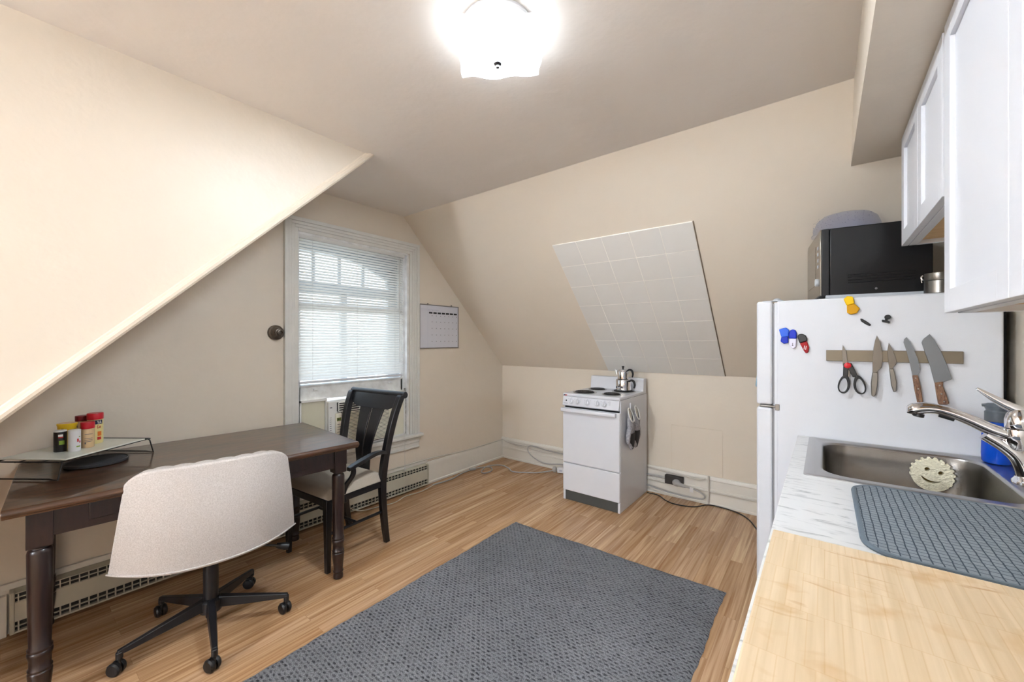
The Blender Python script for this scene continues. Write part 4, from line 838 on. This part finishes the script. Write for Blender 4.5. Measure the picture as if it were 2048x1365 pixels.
cable('looped_cord', [(-1.85, yb-.03, .10), (-2.15, yb-.015, .075), (-2.35, yb-.012, .045), (-2.50, yb-.012, .075), (-2.585, yb-.012, .135), (-2.575, yb-.014, .195), (-2.48, yb-.010, .205), (-2.3, yb-.008, .185), (-2.0, yb-.01, .185)], .006, 'cordg', 'grey cord making a loop against the back baseboard', 'cord')
cable('extension_cord', [(-2.17, 3.55, .03), (-2.30, 3.42, .009), (-2.40, 3.34, .007), (-2.54, 3.27, .007), (-2.65, 3.33, .007), (-2.78, 3.36, .007), (-2.87, 3.24, .007), (-2.80, 3.07, .007), (-2.74, 3.06, .007), (-2.72, 3.14, .016), (-2.82, 3.22, .013), (-2.91, 3.13, .007), (-2.925, 2.93, .007), (-2.88, 2.72, .007), (-2.90, 2.50, .007)], .006, 'cordg', 'grey extension cord winding over the floor from the plug by the stove', 'cord')
cable('thin_cord', [(-2.895, 2.50, .005), (-2.86, 2.33, .005), (-2.88, 2.18, .005), (-2.84, 2.04, .005), (-2.87, 1.90, .005), (-2.90, 1.74, .02), (-2.905, 1.60, .12)], .0035, 'cordw', 'thin cream cord lying along the front of the heater', 'cord')
t = thing('cord_connector', 'pale grey cord connector lying by the left baseboard', 'connector', (-2.915, 3.06, .0), 60); ob('plug', B(-.035, .035, -.012, .012, .001, .024), 'cordg', t, bev=.005)
t = thing('plug_cluster', 'white plug adapters on the floor at the left side of the stove', 'plug', (-2.17, 3.545, 0), 20)
g = MB(); g.lathe([(.012, -.02), (.028, -.014), (.030, .010), (.018, .022)], (-.03, -.01, .034), 18, 'x'); g.tube([(-.05, -.005, .03), (-.02, -.01, .034)], .02, 12); ob('round_plug', g, 'cordg', t)
ob('adapter', B(-.005, .07, -.022, .03, .002, .055), 'hook', t, bev=.008); g = MB(); g.box(.02, .05, -.0235, -.021, .02, .04); ob('socket', g, 'inkl', t)
cable('wall_cable.002', [(-1.28, yb, .226), (-1.1, yb-.004, .214), (-.95, yb-.006, .205), (-.84, yb-.008, .198), (-.78, yb, .212)], .007, 'cable', 'short painted cable hanging over the back baseboard above the dark outlet')
cable('wall_cable.003', [(-.757, yb-.004, .004), (-.755, yb-.004, .12), (-.757, yb-.002, .24)], .007, 'cable', 'painted vertical cable crossing the back baseboard')
cable('wall_cable.004', [(-1.30, yb+.002, .116), (-.9, yb+.002, .112), (-.5, yb+.002, .114), (-.2, yb+.002, .116)], .008, 'cable', 'painted horizontal conduit along the middle of the back baseboard', n=3)
cable('grey_conduit', [(-1.30, yb, .152), (-1.18, yb, .155), (-1.10, yb, .154)], .009, 'cordg', 'grey conduit entering the dark outlet box beside the stove', 'conduit')
t = thing('range_outlet', 'dark brown outlet box on the back baseboard right of the stove', 'outlet', (-1.028, YB-.02, .152))
ob('box', B(-.075, .075, -.040, 0, -.038, .038), 'mouth', t, bev=.004)
t = thing('range_plug', 'round grey range plug with looped thick cord in the dark outlet', 'plug', (-1.0, YB-.062, .142))
g = MB(); g.lathe([(.034, 0), (.036, -.008), (.030, -.024), (.018, -.032)], (0, 0, 0), 24, 'y', sx=1, sy=.85); g.tube([(.0, -.015, 0), (.045, -.018, -.008), (.075, -.018, -.014)], [.022, .016, .011], 12); ob('plug_head', g, 'cordg', t)
g = MB(); g.tube(bez([(.07, -.018, -.013), (.13, -.010, -.020), (.19, -.006, -.040), (.222, -.004, -.066), (.20, -.004, -.090), (.12, -.004, -.098), (-.0, -.004, -.098), (-.12, .0, -.092), (-.26, .006, -.075)], 8), .010, 10, flat=.6); ob('thick_cord', g, 'cordg', t)
g = MB(); g.box(.112, .140, -.030, -.029, -.045, -.004); ob('paper_tag', g, 'lwhite', t)
cable('black_cord', [(-1.25, 3.56, .006), (-1.15, 3.56, .005), (-1.06, 3.48, .005), (-.97, 3.45, .005), (-.84, 3.49, .005), (-.76, 3.60, .005), (-.66, 3.612, .005), (-.54, 3.58, .005), (-.45, 3.49, .005), (-.38, 3.34, .005), (-.30, 3.15, .005)], .0045, 'cordb', 'thin black cord snaking along the floor below the back baseboard', 'cord')

# ------------------------------------------------------------------ refrigerator
fr_ = thing('refrigerator', 'white top-freezer refrigerator at the right with its plain side to the viewer', 'refrigerator', (0, 2.33, 0))
FX0, FX1, FD = -.183, .534, .70
ob('cabinet', B(FX0, FX1, 0, FD, .03, 1.555), 'fridge', fr_, bev=.008, seg=3)
g = MB(); g.box(FX0-.018, FX0+.001, .012, FD-.012, .06, 1.543); ob('gasket', g, 'gask', fr_)
g = MB(); g.box(FX0-.010, FX0+.001, .004, FD-.004, .06, 1.548); ob('face_frame', g, 'fridge', fr_)
fd = ob('freezer_door', B(-.268, -.201, -.002, FD+.002, 1.046, 1.556), 'fridge', fr_, bev=.012, seg=4)
dd = ob('fridge_door', B(-.268, -.201, -.002, FD+.002, .08, 1.032), 'fridge', fr_, bev=.012, seg=4)
ob('handle', B(-.300, -.268, FD-.07, FD-.045, 1.06, 1.28), 'fridge', fd, bev=.008); ob('handle', B(-.300, -.268, FD-.07, FD-.045, .62, 1.02), 'fridge', dd, bev=.008)
g = MB(); g.box(-.255, -.170, .0, .035, 1.0345, 1.0435); g.box(-.19, -.172, -.003, .006, 1.022, 1.052); ob('middle_hinge', g, 'steel', fr_, bev=.002)
g = MB(); g.box(-.245, -.16, .02, .06, 1.555, 1.560); g.lathe([(.016, 1.556), (.016, 1.566), (.008, 1.570)], (-.185, .04, 0), 16); ob('top_hinge', g, 'lgrey', fr_, bev=.001)
ob('toe_grille', B(-.19, -.17, .03, FD-.03, .0, .07), 'lgrey', fr_)
ob('rear_gap_shade', B(FX1, FX1+.012, .03, FD-.02, .05, 1.53), 'shadowblk', fr_)  # near-black sheet standing in for the shade between fridge and wall
# cloth hanging on the far side of the freezer door
g = MB()
def cf(u, v): return (-.278-.024*v-.004*math.sin(u*14), 2.62+.13*u+.010*math.sin(v*5), 1.345-.24*v+.006*math.sin(u*20)*v)
g.grid(cf, 14, 12); o = ob('blue_cloth', g, 'bluecloth', solid=.002); tag(o, 'pale blue cloth hanging on the front of the freezer door', 'cloth')

# magnetic strip with knives and scissors on the fridge side
FY = 2.33
t = thing('knife_rack', 'long brushed steel magnetic knife strip on the side of the refrigerator', 'knife rack', (0, FY, 0))
ob('strip', B(.006, .428, -.014, -.001, 1.270, 1.319), 'rackst', t, bev=.001)
def flat_tool(nm, label, cat, parts):
    t = thing(nm, label, cat, (0, FY, 0), 0, 'knives on the magnetic strip')
    for pn_, poly, m_, y0_, y1_, bv in parts: ob(pn_, MB().prism(poly, 'y', y0_, y1_), m_, t, bev=bv)
    return t
K1B = [(0.177, 1.384), (0.188, 1.354), (0.194, 1.312), (0.195, 1.279), (0.191, 1.246), (0.18, 1.233), (0.178, 1.224), (0.163, 1.223), (0.163, 1.286), (0.166, 1.328), (0.171, 1.362)]
K1H = [(0.162, 1.226), (0.179, 1.227), (0.18, 1.203), (0.178, 1.162), (0.174, 1.130), (0.168, 1.121), (0.162, 1.121), (0.159, 1.127), (0.157, 1.177)]
K2B = [(0.214, 1.352), (0.224, 1.329), (0.234, 1.296), (0.239, 1.272), (0.236, 1.262), (0.228, 1.251), (0.227, 1.241), (0.216, 1.24), (0.212, 1.279), (0.21, 1.321)]
K2H = [(0.215, 1.243), (0.228, 1.244), (0.234, 1.215), (0.238, 1.186), (0.237, 1.150), (0.233, 1.146), (0.228, 1.146), (0.221, 1.173)]
K3B = [(0.268, 1.376), (0.277, 1.358), (0.288, 1.326), (0.3, 1.286), (0.307, 1.242), (0.301, 1.218), (0.285, 1.217), (0.277, 1.273), (0.267, 1.322), (0.259, 1.354), (0.261, 1.368)]
K3H = [(0.284, 1.219), (0.301, 1.22), (0.309, 1.171), (0.316, 1.108), (0.31, 1.102), (0.30, 1.101), (0.29, 1.165)]
K4B = [(0.335, 1.388), (0.349, 1.362), (0.368, 1.315), (0.384, 1.261), (0.397, 1.209), (0.372, 1.197), (0.348, 1.191), (0.336, 1.259), (0.319, 1.322), (0.312, 1.352), (0.314, 1.362), (0.318, 1.37)]
K4H = [(0.348, 1.193), (0.372, 1.199), (0.371, 1.179), (0.379, 1.153), (0.388, 1.113), (0.382, 1.108), (0.362, 1.106), (0.358, 1.108), (0.352, 1.154)]
# saw teeth along the right edge of the bread knife
def teeth(poly, i0, i1, n, a):
    out = poly[:i0+1]
    for i in range(i0, i1):
        p, q = Vector(poly[i]), Vector(poly[i+1]); d_ = q-p; m_ = Vector((-d_.y, d_.x)).normalized()*a
        for k in range(n):
            out.append(tuple(p+d_*((k+.5)/n)-m_*-1)); out.append(tuple(p+d_*((k+1)/n)))
    return out+poly[i1+1:]
K3T = teeth(K3B, 1, 4, 6, .0022)
flat_tool('chef_knife', 'all-steel chef knife hanging next to the scissors', 'knife', [('blade', K1B, 'blade', -.0175, -.0145, .0008), ('handle', K1H, 'steel', -.025, -.0145+.001, .004)])
flat_tool('paring_knife', 'short all-steel knife, smallest on the magnetic strip', 'knife', [('blade', K2B, 'blade', -.0175, -.0145, .0008), ('handle', K2H, 'steel', -.024, -.0135, .0035)])
t = flat_tool('bread_knife', 'narrow serrated knife with light wooden handle on the magnetic strip', 'knife', [('blade', K3T, 'bladeg', -.017, -.0145, 0), ('handle', K3H, 'khandle', -.026, -.0135, .003)])
for x, z in ((.2935, 1.208), (.301, 1.165), (.306, 1.118)): ob('rivet', MB().lathe([(.0028, 0), (.0028, .001)], (x, -.026, z), 12, '-y'), 'pan', t)
t = flat_tool('santoku_knife', 'broad-bladed knife with dark wooden handle at the right end of the strip', 'knife', [('blade', K4B, 'bladeg', -.0175, -.0145, .0008), ('handle', K4H, 'khandle', -.027, -.0135, .003)])
for x, z in ((.361, 1.183), (.366, 1.150), (.373, 1.120)): ob('rivet', MB().lathe([(.003, 0), (.003, .001)], (x, -.027, z), 12, '-y'), 'pan', t)
sc = thing('scissors', 'kitchen scissors with black loop handles and red pivot on the magnetic strip', 'scissors', (0, FY, 0))
g = MB(); g.prism([(0.064, 1.343), (0.077, 1.31), (0.081, 1.255), (0.064, 1.250), (0.062, 1.306)], 'y', -.0175, -.0145); g.prism([(0.071, 1.262), (0.092, 1.250), (0.088, 1.205), (.083, 1.197), (.077, 1.21)], 'y', -.019, -.0165); ob('blade', g, 'blade', sc, bev=.0006)
def egg(cx, cz, rx, rz, rot, n=28):
    o_ = []
    for k in range(n):
        a_ = 2*PI*k/n; x = rx*math.cos(a_)*(1-.18*math.sin(a_)); z = rz*math.sin(a_); o_.append((cx+x*math.cos(rot)-z*math.sin(rot), cz+x*math.sin(rot)+z*math.cos(rot)))
    return o_
for cx, rot, s in ((.0685, -.13, -1), (.1205, .16, 1)):
    g = MB(); g.prism([egg(cx, 1.168, .0205, .0415, rot), egg(cx+s*.002, 1.164, .0135, .0315, rot)], 'y', -.024, -.014)
    x0_ = .079+s*.003
    g.prism([(x0_-.010, 1.262), (x0_+.010, 1.262), (cx-s*.004+.008, 1.198), (cx-s*.004-.008, 1.198)] if s < 0 else [(x0_-.010, 1.262), (x0_+.012, 1.262), (.116, 1.205), (.098, 1.200)], 'y', -.0235, -.0145)
    ob('loop_handle', g, 'blk', sc, bev=.002)
ob('pivot', MB().lathe([(.0125, .014), (.0125, .026), (.010, .0275)], (.0805, 0, 1.252), 24, '-y'), 'bred', sc)
def clip(nm, label, cat, parts, y0_=-.012):
    t = thing(nm, label, cat, (0, FY, 0), 0, 'bag clips on the refrigerator side' if cat == 'clip' else None)
    for pn_, poly, m_, a_, b_ in parts: ob(pn_, MB().prism(poly, 'y', a_, b_), m_, t, bev=.004, seg=3)
    return t
clip('bag_clip', 'yellow bag clip magnet near the top edge of the refrigerator side', 'clip', [('upper_jaw', [(0.067, 1.547), (0.079, 1.56), (0.099, 1.556), (0.105, 1.525), (0.077, 1.518)], 'yel', -.016, -.001), ('lower_jaw', [(0.078, 1.520), (0.105, 1.525), (0.123, 1.503), (0.112, 1.482), (0.092, 1.477), (0.079, 1.485)], 'yel2', -.012, -.001)])
clip('bag_clip.001', 'translucent blue bag clip magnet, leftmost of the cluster near the fridge door', 'clip', [('upper_jaw', [(-0.174, 1.416), (-0.146, 1.425), (-0.133, 1.413), (-0.136, 1.381), (-0.164, 1.379)], 'blu2', -.016, -.001), ('lower_jaw', [(-0.164, 1.381), (-0.137, 1.382), (-0.136, 1.351), (-0.154, 1.346), (-0.168, 1.358)], 'blu', -.012, -.001)])
t = clip('bag_clip.002', 'blue and white bag clip magnet in the middle of the cluster', 'clip', [('upper_jaw', [(-0.135, 1.399), (-0.129, 1.411), (-0.118, 1.416), (-0.108, 1.411), (-0.103, 1.397), (-0.104, 1.371), (-0.135, 1.372)], 'blu', -.016, -.001), ('lower_jaw', [(-0.134, 1.373), (-0.104, 1.372), (-0.106, 1.33), (-0.121, 1.322), (-0.133, 1.344)], 'wht', -.012, -.001)])
g = MB(); g.box(-.1205, -.1185, -.0125, -.012, 1.339, 1.351); g.box(-.1225, -.1165, -.0125, -.012, 1.3375, 1.3395); ob('printed_mark', g, 'ink', t)
t = clip('bag_clip.003', 'black and red bag clip magnet, rightmost of the cluster', 'clip', [('upper_jaw', [(-0.101, 1.381), (-0.095, 1.392), (-0.082, 1.394), (-0.069, 1.387), (-0.063, 1.371), (-0.064, 1.360), (-0.093, 1.350)], 'blk', -.016, -.001), ('lower_jaw', [(-0.092, 1.350), (-0.065, 1.360), (-0.056, 1.33), (-0.06, 1.305), (-0.069, 1.302), (-0.078, 1.317)], 'red', -.012, -.001)])
g = MB(); T_ = Matrix.Translation((-.0715, -.0124, 1.329)) @ Matrix.Rotation(.15, 4, 'Y'); g.box(-.0045, -.002, 0, .0005, -.009, .009, T=T_); g.box(.002, .0045, 0, .0005, -.009, .009, T=T_); ob('printed_mark', g, 'lwhite', t)
t = clip('bar_magnet', 'small slanted black magnet below the yellow clip', 'magnet', [('bar', [(0.123, 1.459), (0.131, 1.457), (0.147, 1.444), (0.16, 1.431), (0.156, 1.424), (0.142, 1.432), (0.126, 1.446)], 'blk', -.010, -.001)])
t = thing('hook_magnet', 'small black round magnetic hook on the refrigerator side right of the bar magnet', 'magnet', (0, FY, 0)); g = MB(); g.lathe([(.010, .001), (.010, .016), (.008, .018)], (.211, 0, 1.4615), 20, '-y'); ob('disc', g, 'blk', t); g = MB(); g.prism([(.193, 1.452), (.217, 1.444), (.217, 1.434), (.194, 1.441)], 'y', -.022, -.001); g.box(.203, .211, -.012, -.001, 1.440, 1.458); ob('hook_foot', g, 'blk', t, bev=.002)

# on top of the fridge
mw = thing('microwave', 'black microwave with steel front on top of the refrigerator', 'microwave', (-.015, 2.405, 1.5555), 7.6)
mwW, mwD, mwH = .45, .385, .335
ob('case', B(.035, mwD, 0, mwW, .018, mwH), 'mwblk', mw, bev=.004)
ob('door_surround', B(.004, .034, 0, mwW, .018, mwH), 'blk', mw, bev=.003)
dr = ob('door', B(-.002, .005, .002, mwW-.002, .020, mwH-.002), 'mwface', mw, bev=.002)
ob('door_window', B(-.0035, -.001, .14, mwW-.05, .085, mwH-.055), 'mwglass', dr); 
g = MB(); g.lathe([(.018, 0), (.018, .010), (.015, .012)], (-.002, .065, .09), 20, '-x'); 
for k in range(4): g.box(-.0035, -.001, .05, .08, .16+k*.03, .175+k*.03)
ob('control_buttons', g, 'lgrey', dr)
g = MB()
for k in range(4): g.tube([(.10, .0, .075+k*.012), (.33, .0, .075+k*.012)], .0028, 6)
ob('side_vents', g, 'mwblk', mw)
g = MB(); g.lathe([(.005, 0), (.005, .002)], (.20, 0, .042), 16, '-y'); ob('side_screw', g, 'chrome', mw)
g = MB(); g.box(.02, .36, -.003, .02, .006, .020); ob('base_rail', g, 'lgrey', mw)
g = MB()
for x in (.05, .34):
    for y in (.04, .4): g.lathe([(.014, 0), (.014, .02)], (x, y, 0), 14)
ob('foot', g, 'blk', mw)
t = thing('plate_cover', 'clear bluish plastic dome on top of the microwave', 'plate cover', (.085, 2.60, 1.892))
g = MB(); g.lathe([(.140, 0), (.140, .006), (.134, .010), (.130, .04), (.118, .072), (.095, .092), (.06, .102), (.0, .104)], seg=48, cap=False); ob('dome', g, 'dome', t)
g = MB(); 
for k in range(90):
    a_ = random.uniform(PI*.95, PI*1.75); zz = random.uniform(.03, .08); rr_ = .1315-.14*max(0, zz-.035)**1.1-.0; g.lathe([(.0016, 0), (.0014, .0012), (.0004, .002)], (math.cos(a_)*rr_, math.sin(a_)*rr_, zz), 6, (math.cos(a_), math.sin(a_), .3))
ob('water_drops', g, 'dome', t, kind='stuff')
t = thing('steel_canister', 'small brushed steel canister with clamp lid beside the microwave', 'canister', (.372, 2.385, 1.5555))
g = MB(); g.lathe([(.042, 0), (.044, .002), (.044, .052), (.0425, .053)], seg=36); ob('body', g, 'steel', t)
g = MB(); g.lathe([(.0435, .054), (.044, .055), (.044, .083), (.042, .085)], seg=36); ob('lid', g, 'steel', t)
g = MB(); g.tube([(-.049, -.004, .06), (-.052, -.004, .066), (-.052, -.004, .074), (-.047, -.004, .078)], .003, 8); g.tube([(-.044, -.004, .06), (-.052, -.004, .06), (-.050, -.004, .048)], .002, 8); ob('wire_clamp', g, 'chrome', t)

# ------------------------------------------------------------------ counter, sink
bc = thing('base_cabinet', 'white base cabinet run under the marble-look countertop', 'cabinet', (0, 0, 0))
g = MB(); g.box(-.075, XR-.005, -.7, 1.62, .10, .872); g.box(-.075, -.03, 1.62, 2.315, .10, .872); g.box(-.03, XR-.005, 1.62, 2.315, .10, .70); g.box(-.02, XR-.005, -.7, 2.315, 0, .10)
ob('carcass', g, 'cab', bc)
yy = -.69
for k in range(6):
    dr = ob('door', B(-.095, -.076, yy+.002, yy+.497, .12, .865), 'cab', bc, bev=.003); yy += .5
ct = MB(); CX0, CX1 = -.10, XR-.002
sxa, sxb, sya, syb = -.035, .515, 1.665, 2.278        # hole for the sink
ct.prism([[(CX0, -.75), (CX1, -.75), (CX1, 2.326), (CX0, 2.326)], [(sxa, sya), (sxb, sya), (sxb, syb), (sxa, syb)]], 'z', .876, .914)
o = ob('countertop', ct, 'marble', bev=.002, smooth=False); tag(o, 'white marble-look laminate countertop along the right wall', 'countertop')
sk = thing('sink', 'stainless steel drop-in single bowl sink set in the countertop', 'sink', (0, 0, .914))
def rrect(x0, x1, y0, y1, r, n=8):
    o_ = []
    for cx, cy, a0 in ((x1-r, y1-r, 0), (x0+r, y1-r, 90), (x0+r, y0+r, 180), (x1-r, y0+r, 270)):
        for k in range(n+1): a_ = math.radians(a0+90*k/n); o_.append((cx+r*math.cos(a_), cy+r*math.sin(a_)))
    return o_
g = MB(); n_ = 9
R_ = []
for (x0, x1, y0, y1, r, z) in ((-.056, .535, 1.646, 2.300, .014, .0), (-.056, .535, 1.646, 2.300, .014, .0035), (-.050, .529, 1.652, 2.294, .012, .0055), (-.032, .512, 1.668, 2.276, .014, .0045), (-.026, .506, 1.674, 2.270, .02, .0015), (-.014, .462, 1.700, 2.262, .085, .0015), (-.008, .456, 1.706, 2.256, .082, -.001), (-.004, .452, 1.710, 2.252, .08, -.008), (.0, .448, 1.714, 2.248, .078, -.05), (.006, .442, 1.72, 2.242, .075, -.145), (.022, .426, 1.736, 2.226, .065, -.168), (.06, .38, 1.78, 2.18, .05, -.176), (.19, .25, 1.93, 2.03, .028, -.180)):
    R_.append([g.bm.verts.new((a, b, z)) for a, b in rrect(x0, x1, y0, y1, r)])
g.skin(R_, cap=False); f_ = g.bm.faces.new(R_[-1])
for i_, f in enumerate(g.bm.faces):
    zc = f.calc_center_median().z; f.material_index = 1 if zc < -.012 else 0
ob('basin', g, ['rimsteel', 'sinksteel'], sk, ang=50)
g = MB(); g.lathe([(.044, -.1785), (.040, -.177), (.032, -.1795), (.01, -.181)], (.22, 1.98, 0), 28); ob('drain', g, 'chrome', sk)
# faucet
fc = thing('faucet', 'chrome single-lever pull-out kitchen faucet on the sink ledge', 'faucet', (.494, 1.965, .9162))
g = MB(); g.lathe([(.030, 0), (.029, .008), (.024, .014), (.022, .02)], seg=32, sy=1.5); ob('escutcheon', g, 'chrome', fc)
g = MB(); P = bez([(.002, 0, .005), (-.004, 0, .040), (-.018, 0, .078), (-.046, 0, .110), (-.085, 0, .140)], 7); g.tube(P, [.0205-.003*i/(len(P)-1) for i in range(len(P))], 20)
ob('neck', g, 'chrome', fc)
g = MB(); P = bez([(-.022, 0, .142), (-.070, 0, .158), (-.122, 0, .186), (-.172, 0, .207), (-.212, 0, .213), (-.244, 0, .207), (-.266, 0, .192)], 8); N_ = len(P)-1; rr_ = []
for i in range(N_+1):
    f = i/N_
    a_ = .0245-.0045*min(1, f/.45); 
    if f > .58: a_ = .020+.0045*math.sin((f-.58)/.42*PI*.9)
    if f > .86: a_ *= max(.15, 1-((f-.86)/.14)**2*.9)
    rr_.append(a_)
g.tube(P, rr_, 24, flat=.85); sp = ob('spout', g, 'chrome', fc, ang=60)
g = MB(); g.lathe([(.015, 0), (.0155, .010), (.012, .012)], (-.236, 0, .192), 20, (-.22, 0, -1)); ob('spray_head', g, 'blk', sp)
g = MB(); g.tube([(-.152, 0, .182), (-.188, 0, .1915)], [.008, .006], 10); ob('spray_button', g, 'blk', sp)
g = MB(); g.lathe([(.006, .094), (.022, .106), (.031, .128), (.033, .150), (.031, .166), (.029, .168)], (-.018, 0, 0), 32); ob('valve_body', g, 'chrome', fc)
g = MB(); g.lathe([(.029, .170), (.030, .172), (.030, .196), (.026, .214), (.016, .228), (.002, .232)], (-.014, 0, 0), 32); lv = ob('valve_cap', g, 'chrome', fc)
g = MB(); P = bez([(.006, 0, .214), (-.03, 0, .234), (-.064, 0, .258), (-.102, 0, .289)], 6); g.tube(P, [.0125*(1-(k/(len(P)-1))**1.8*.72) for k in range(len(P))], 16, flat=1.3); ob('lever', g, 'chrome', lv, ang=60)
# bottle
bt = thing('water_bottle', 'clear blue drinking bottle with grey cap behind the faucet', 'bottle', (.492, 2.225, .9195))
g = MB(); g.lathe([(.033, 0), (.036, .004), (.037, .03), (.0355, .10), (.030, .135), (.027, .145), (.027, .155)], seg=36, cap=False); g.bm.faces.new([v for v in g.bm.verts][:36]); ob('bottle_body', g, 'bottle', bt, solid=.002)
g = MB(); g.lathe([(.0285, .148), (.030, .150), (.030, .183), (.027, .186), (.026, .190), (.029, .196), (.030, .204), (.022, .214), (.008, .216)], seg=32); g.tube([(-.02, 0, .206), (-.036, 0, .205)], [.008, .005], 10); ob('cap', g, 'capgrey', bt)
# sponge on the far side of the bowl
sp_ = thing('scrub_sponge', 'pale yellow round scrub sponge with smiling face in the sink', 'sponge', (.327, 2.226, .842)); sp_.rotation_euler = (0, math.radians(14), 0)
pts = []
N = 120
for k in range(N):
    a_ = 2*PI*k/N; top = max(0, math.sin(a_+.0)); r_ = .060; dz = 1.0
    if math.sin(a_) > .18: r_ = .0575+(.0065 if (k % 6) < 3 else -.0005)*1.0
    elif math.cos(a_) > .86 or math.cos(a_) < -.86: r_ = .059+(.003 if (k % 6) < 3 else 0)
    pts.append((r_*math.cos(a_)*.98, r_*math.sin(a_)*1.03))
eye = lambda cx: [(cx+.0078*math.cos(2*PI*k/14), .017+.0078*math.sin(2*PI*k/14)) for k in range(14)]
mo = [(-.030, -.012)]+[(-.030+.060*k/10, -.012-.020*math.sin(PI*k/10)**.8) for k in range(1, 10)]+[(.030, -.012)]+[(.030-.060*k/10, -.012-.010*math.sin(PI*k/10)) for k in range(1, 10)]
g = MB(); g.prism([pts, eye(-.018), eye(.020), mo], 'y', -.016, .012); ob('foam', g, 'sponge', sp_, bev=.002)
g = MB(); g.lathe([(.052, .013), (.052, .0135)], (0, 0, 0), 24, 'y'); 
g = MB(); g.prism([[(x*.8, z*.8) for x, z in pts]], 'y', .009, .0118); ob('back_layer', g, 'spdark', sp_)
# drying mat
g = MB(); R_ = []
x0, x1, y0, y1 = .062, .552, 1.112, 1.628
for ins, z in ((.002, .9150), (0, .9190), (.0015, .9235), (.006, .9245), (.010, .9235)):
    R_.append([g.bm.verts.new((a, b, z)) for a, b in rrect(x0+ins, x1-ins, y0+ins, y1-ins, .075-ins, 10)])
g.skin(R_, cap=False); dm = thing('drying_mat', 'grey quilted microfibre dish drying mat on the counter by the sink', 'drying mat'); ob('binding', g, 'binding', dm)
g = MB(); a = [g.bm.verts.new((p, q, .9235)) for p, q in rrect(x0+.009, x1-.009, y0+.009, y1-.009, .066, 10)]; b = [g.bm.verts.new((p, q, .9155)) for p, q in rrect(x0+.009, x1-.009, y0+.009, y1-.009, .066, 10)]; g.skin([a, b]); ob('pad', g, 'dmat', dm)
# bamboo board
o = ob('cutting_board', B(-.092, .50, .42, 1.082, .9148, .9330), 'bamboo', bev=.003, seg=3); tag(o, 'large bamboo cutting board on the counter in the near right corner', 'cutting board')

# ------------------------------------------------------------------ upper cabinets
def shaker(nm, par, y0_, y1_, z0_, z1_):
    g = MB(); xf, xb, fw = .25, .270, .058
    g.box(xf, xb, y0_, y0_+fw, z0_, z1_); g.box(xf, xb, y1_-fw, y1_, z0_, z1_); g.box(xf, xb, y0_+fw, y1_-fw, z0_, z0_+fw); g.box(xf, xb, y0_+fw, y1_-fw, z1_-fw, z1_)
    d_ = ob(nm, g, 'cab', par, bev=.0012, smooth=False); ob('recessed_panel', B(xf+.010, xb-.003, y0_+fw-.003, y1_-fw+.003, z0_+fw-.003, z1_-fw+.003), 'cab', d_, smooth=False); return d_
CT = 2.196
uc = thing('upper_cabinet', 'tall white shaker wall cabinet above the counter, nearest the viewer', 'cabinet', group='upper cabinets')
ob('carcass', B(.271, XR-.001, .02, 1.520, 1.452, CT), 'cab', uc)
g = MB(); g.box(.271, XR-.001, 1.500, 1.5205, 1.432, CT); g.box(.271, .295, .02, 1.520, 1.432, 1.460); ob('face_frame', g, 'cab', uc, bev=.001)
ob('underside', B(.295, XR-.001, .03, 1.500, 1.448, 1.4515), 'natwood', uc)
for y0_, y1_ in ((1.072, 1.540), (.596, 1.068), (.12, .592)): shaker('door', uc, y0_, y1_, 1.434, CT-.004)
uf = thing('upper_cabinet.001', 'short white shaker wall cabinet above the refrigerator', 'cabinet', group='upper cabinets')
ob('carcass', B(.271, XR-.001, 1.565, 2.280, 1.768, CT), 'cab', uf)
g = MB(); g.box(.271, XR-.001, 2.262, 2.2805, 1.748, CT); g.box(.271, .295, 1.565, 2.280, 1.748, 1.775); ob('face_frame', g, 'cab', uf, bev=.001)
ob('underside', B(.295, XR-.001, 1.565, 2.262, 1.764, 1.7675), 'natwood', uf)
shaker('door', uf, 1.928, 2.287, 1.750, CT-.004); shaker('door', uf, 1.566, 1.924, 1.750, CT-.004)
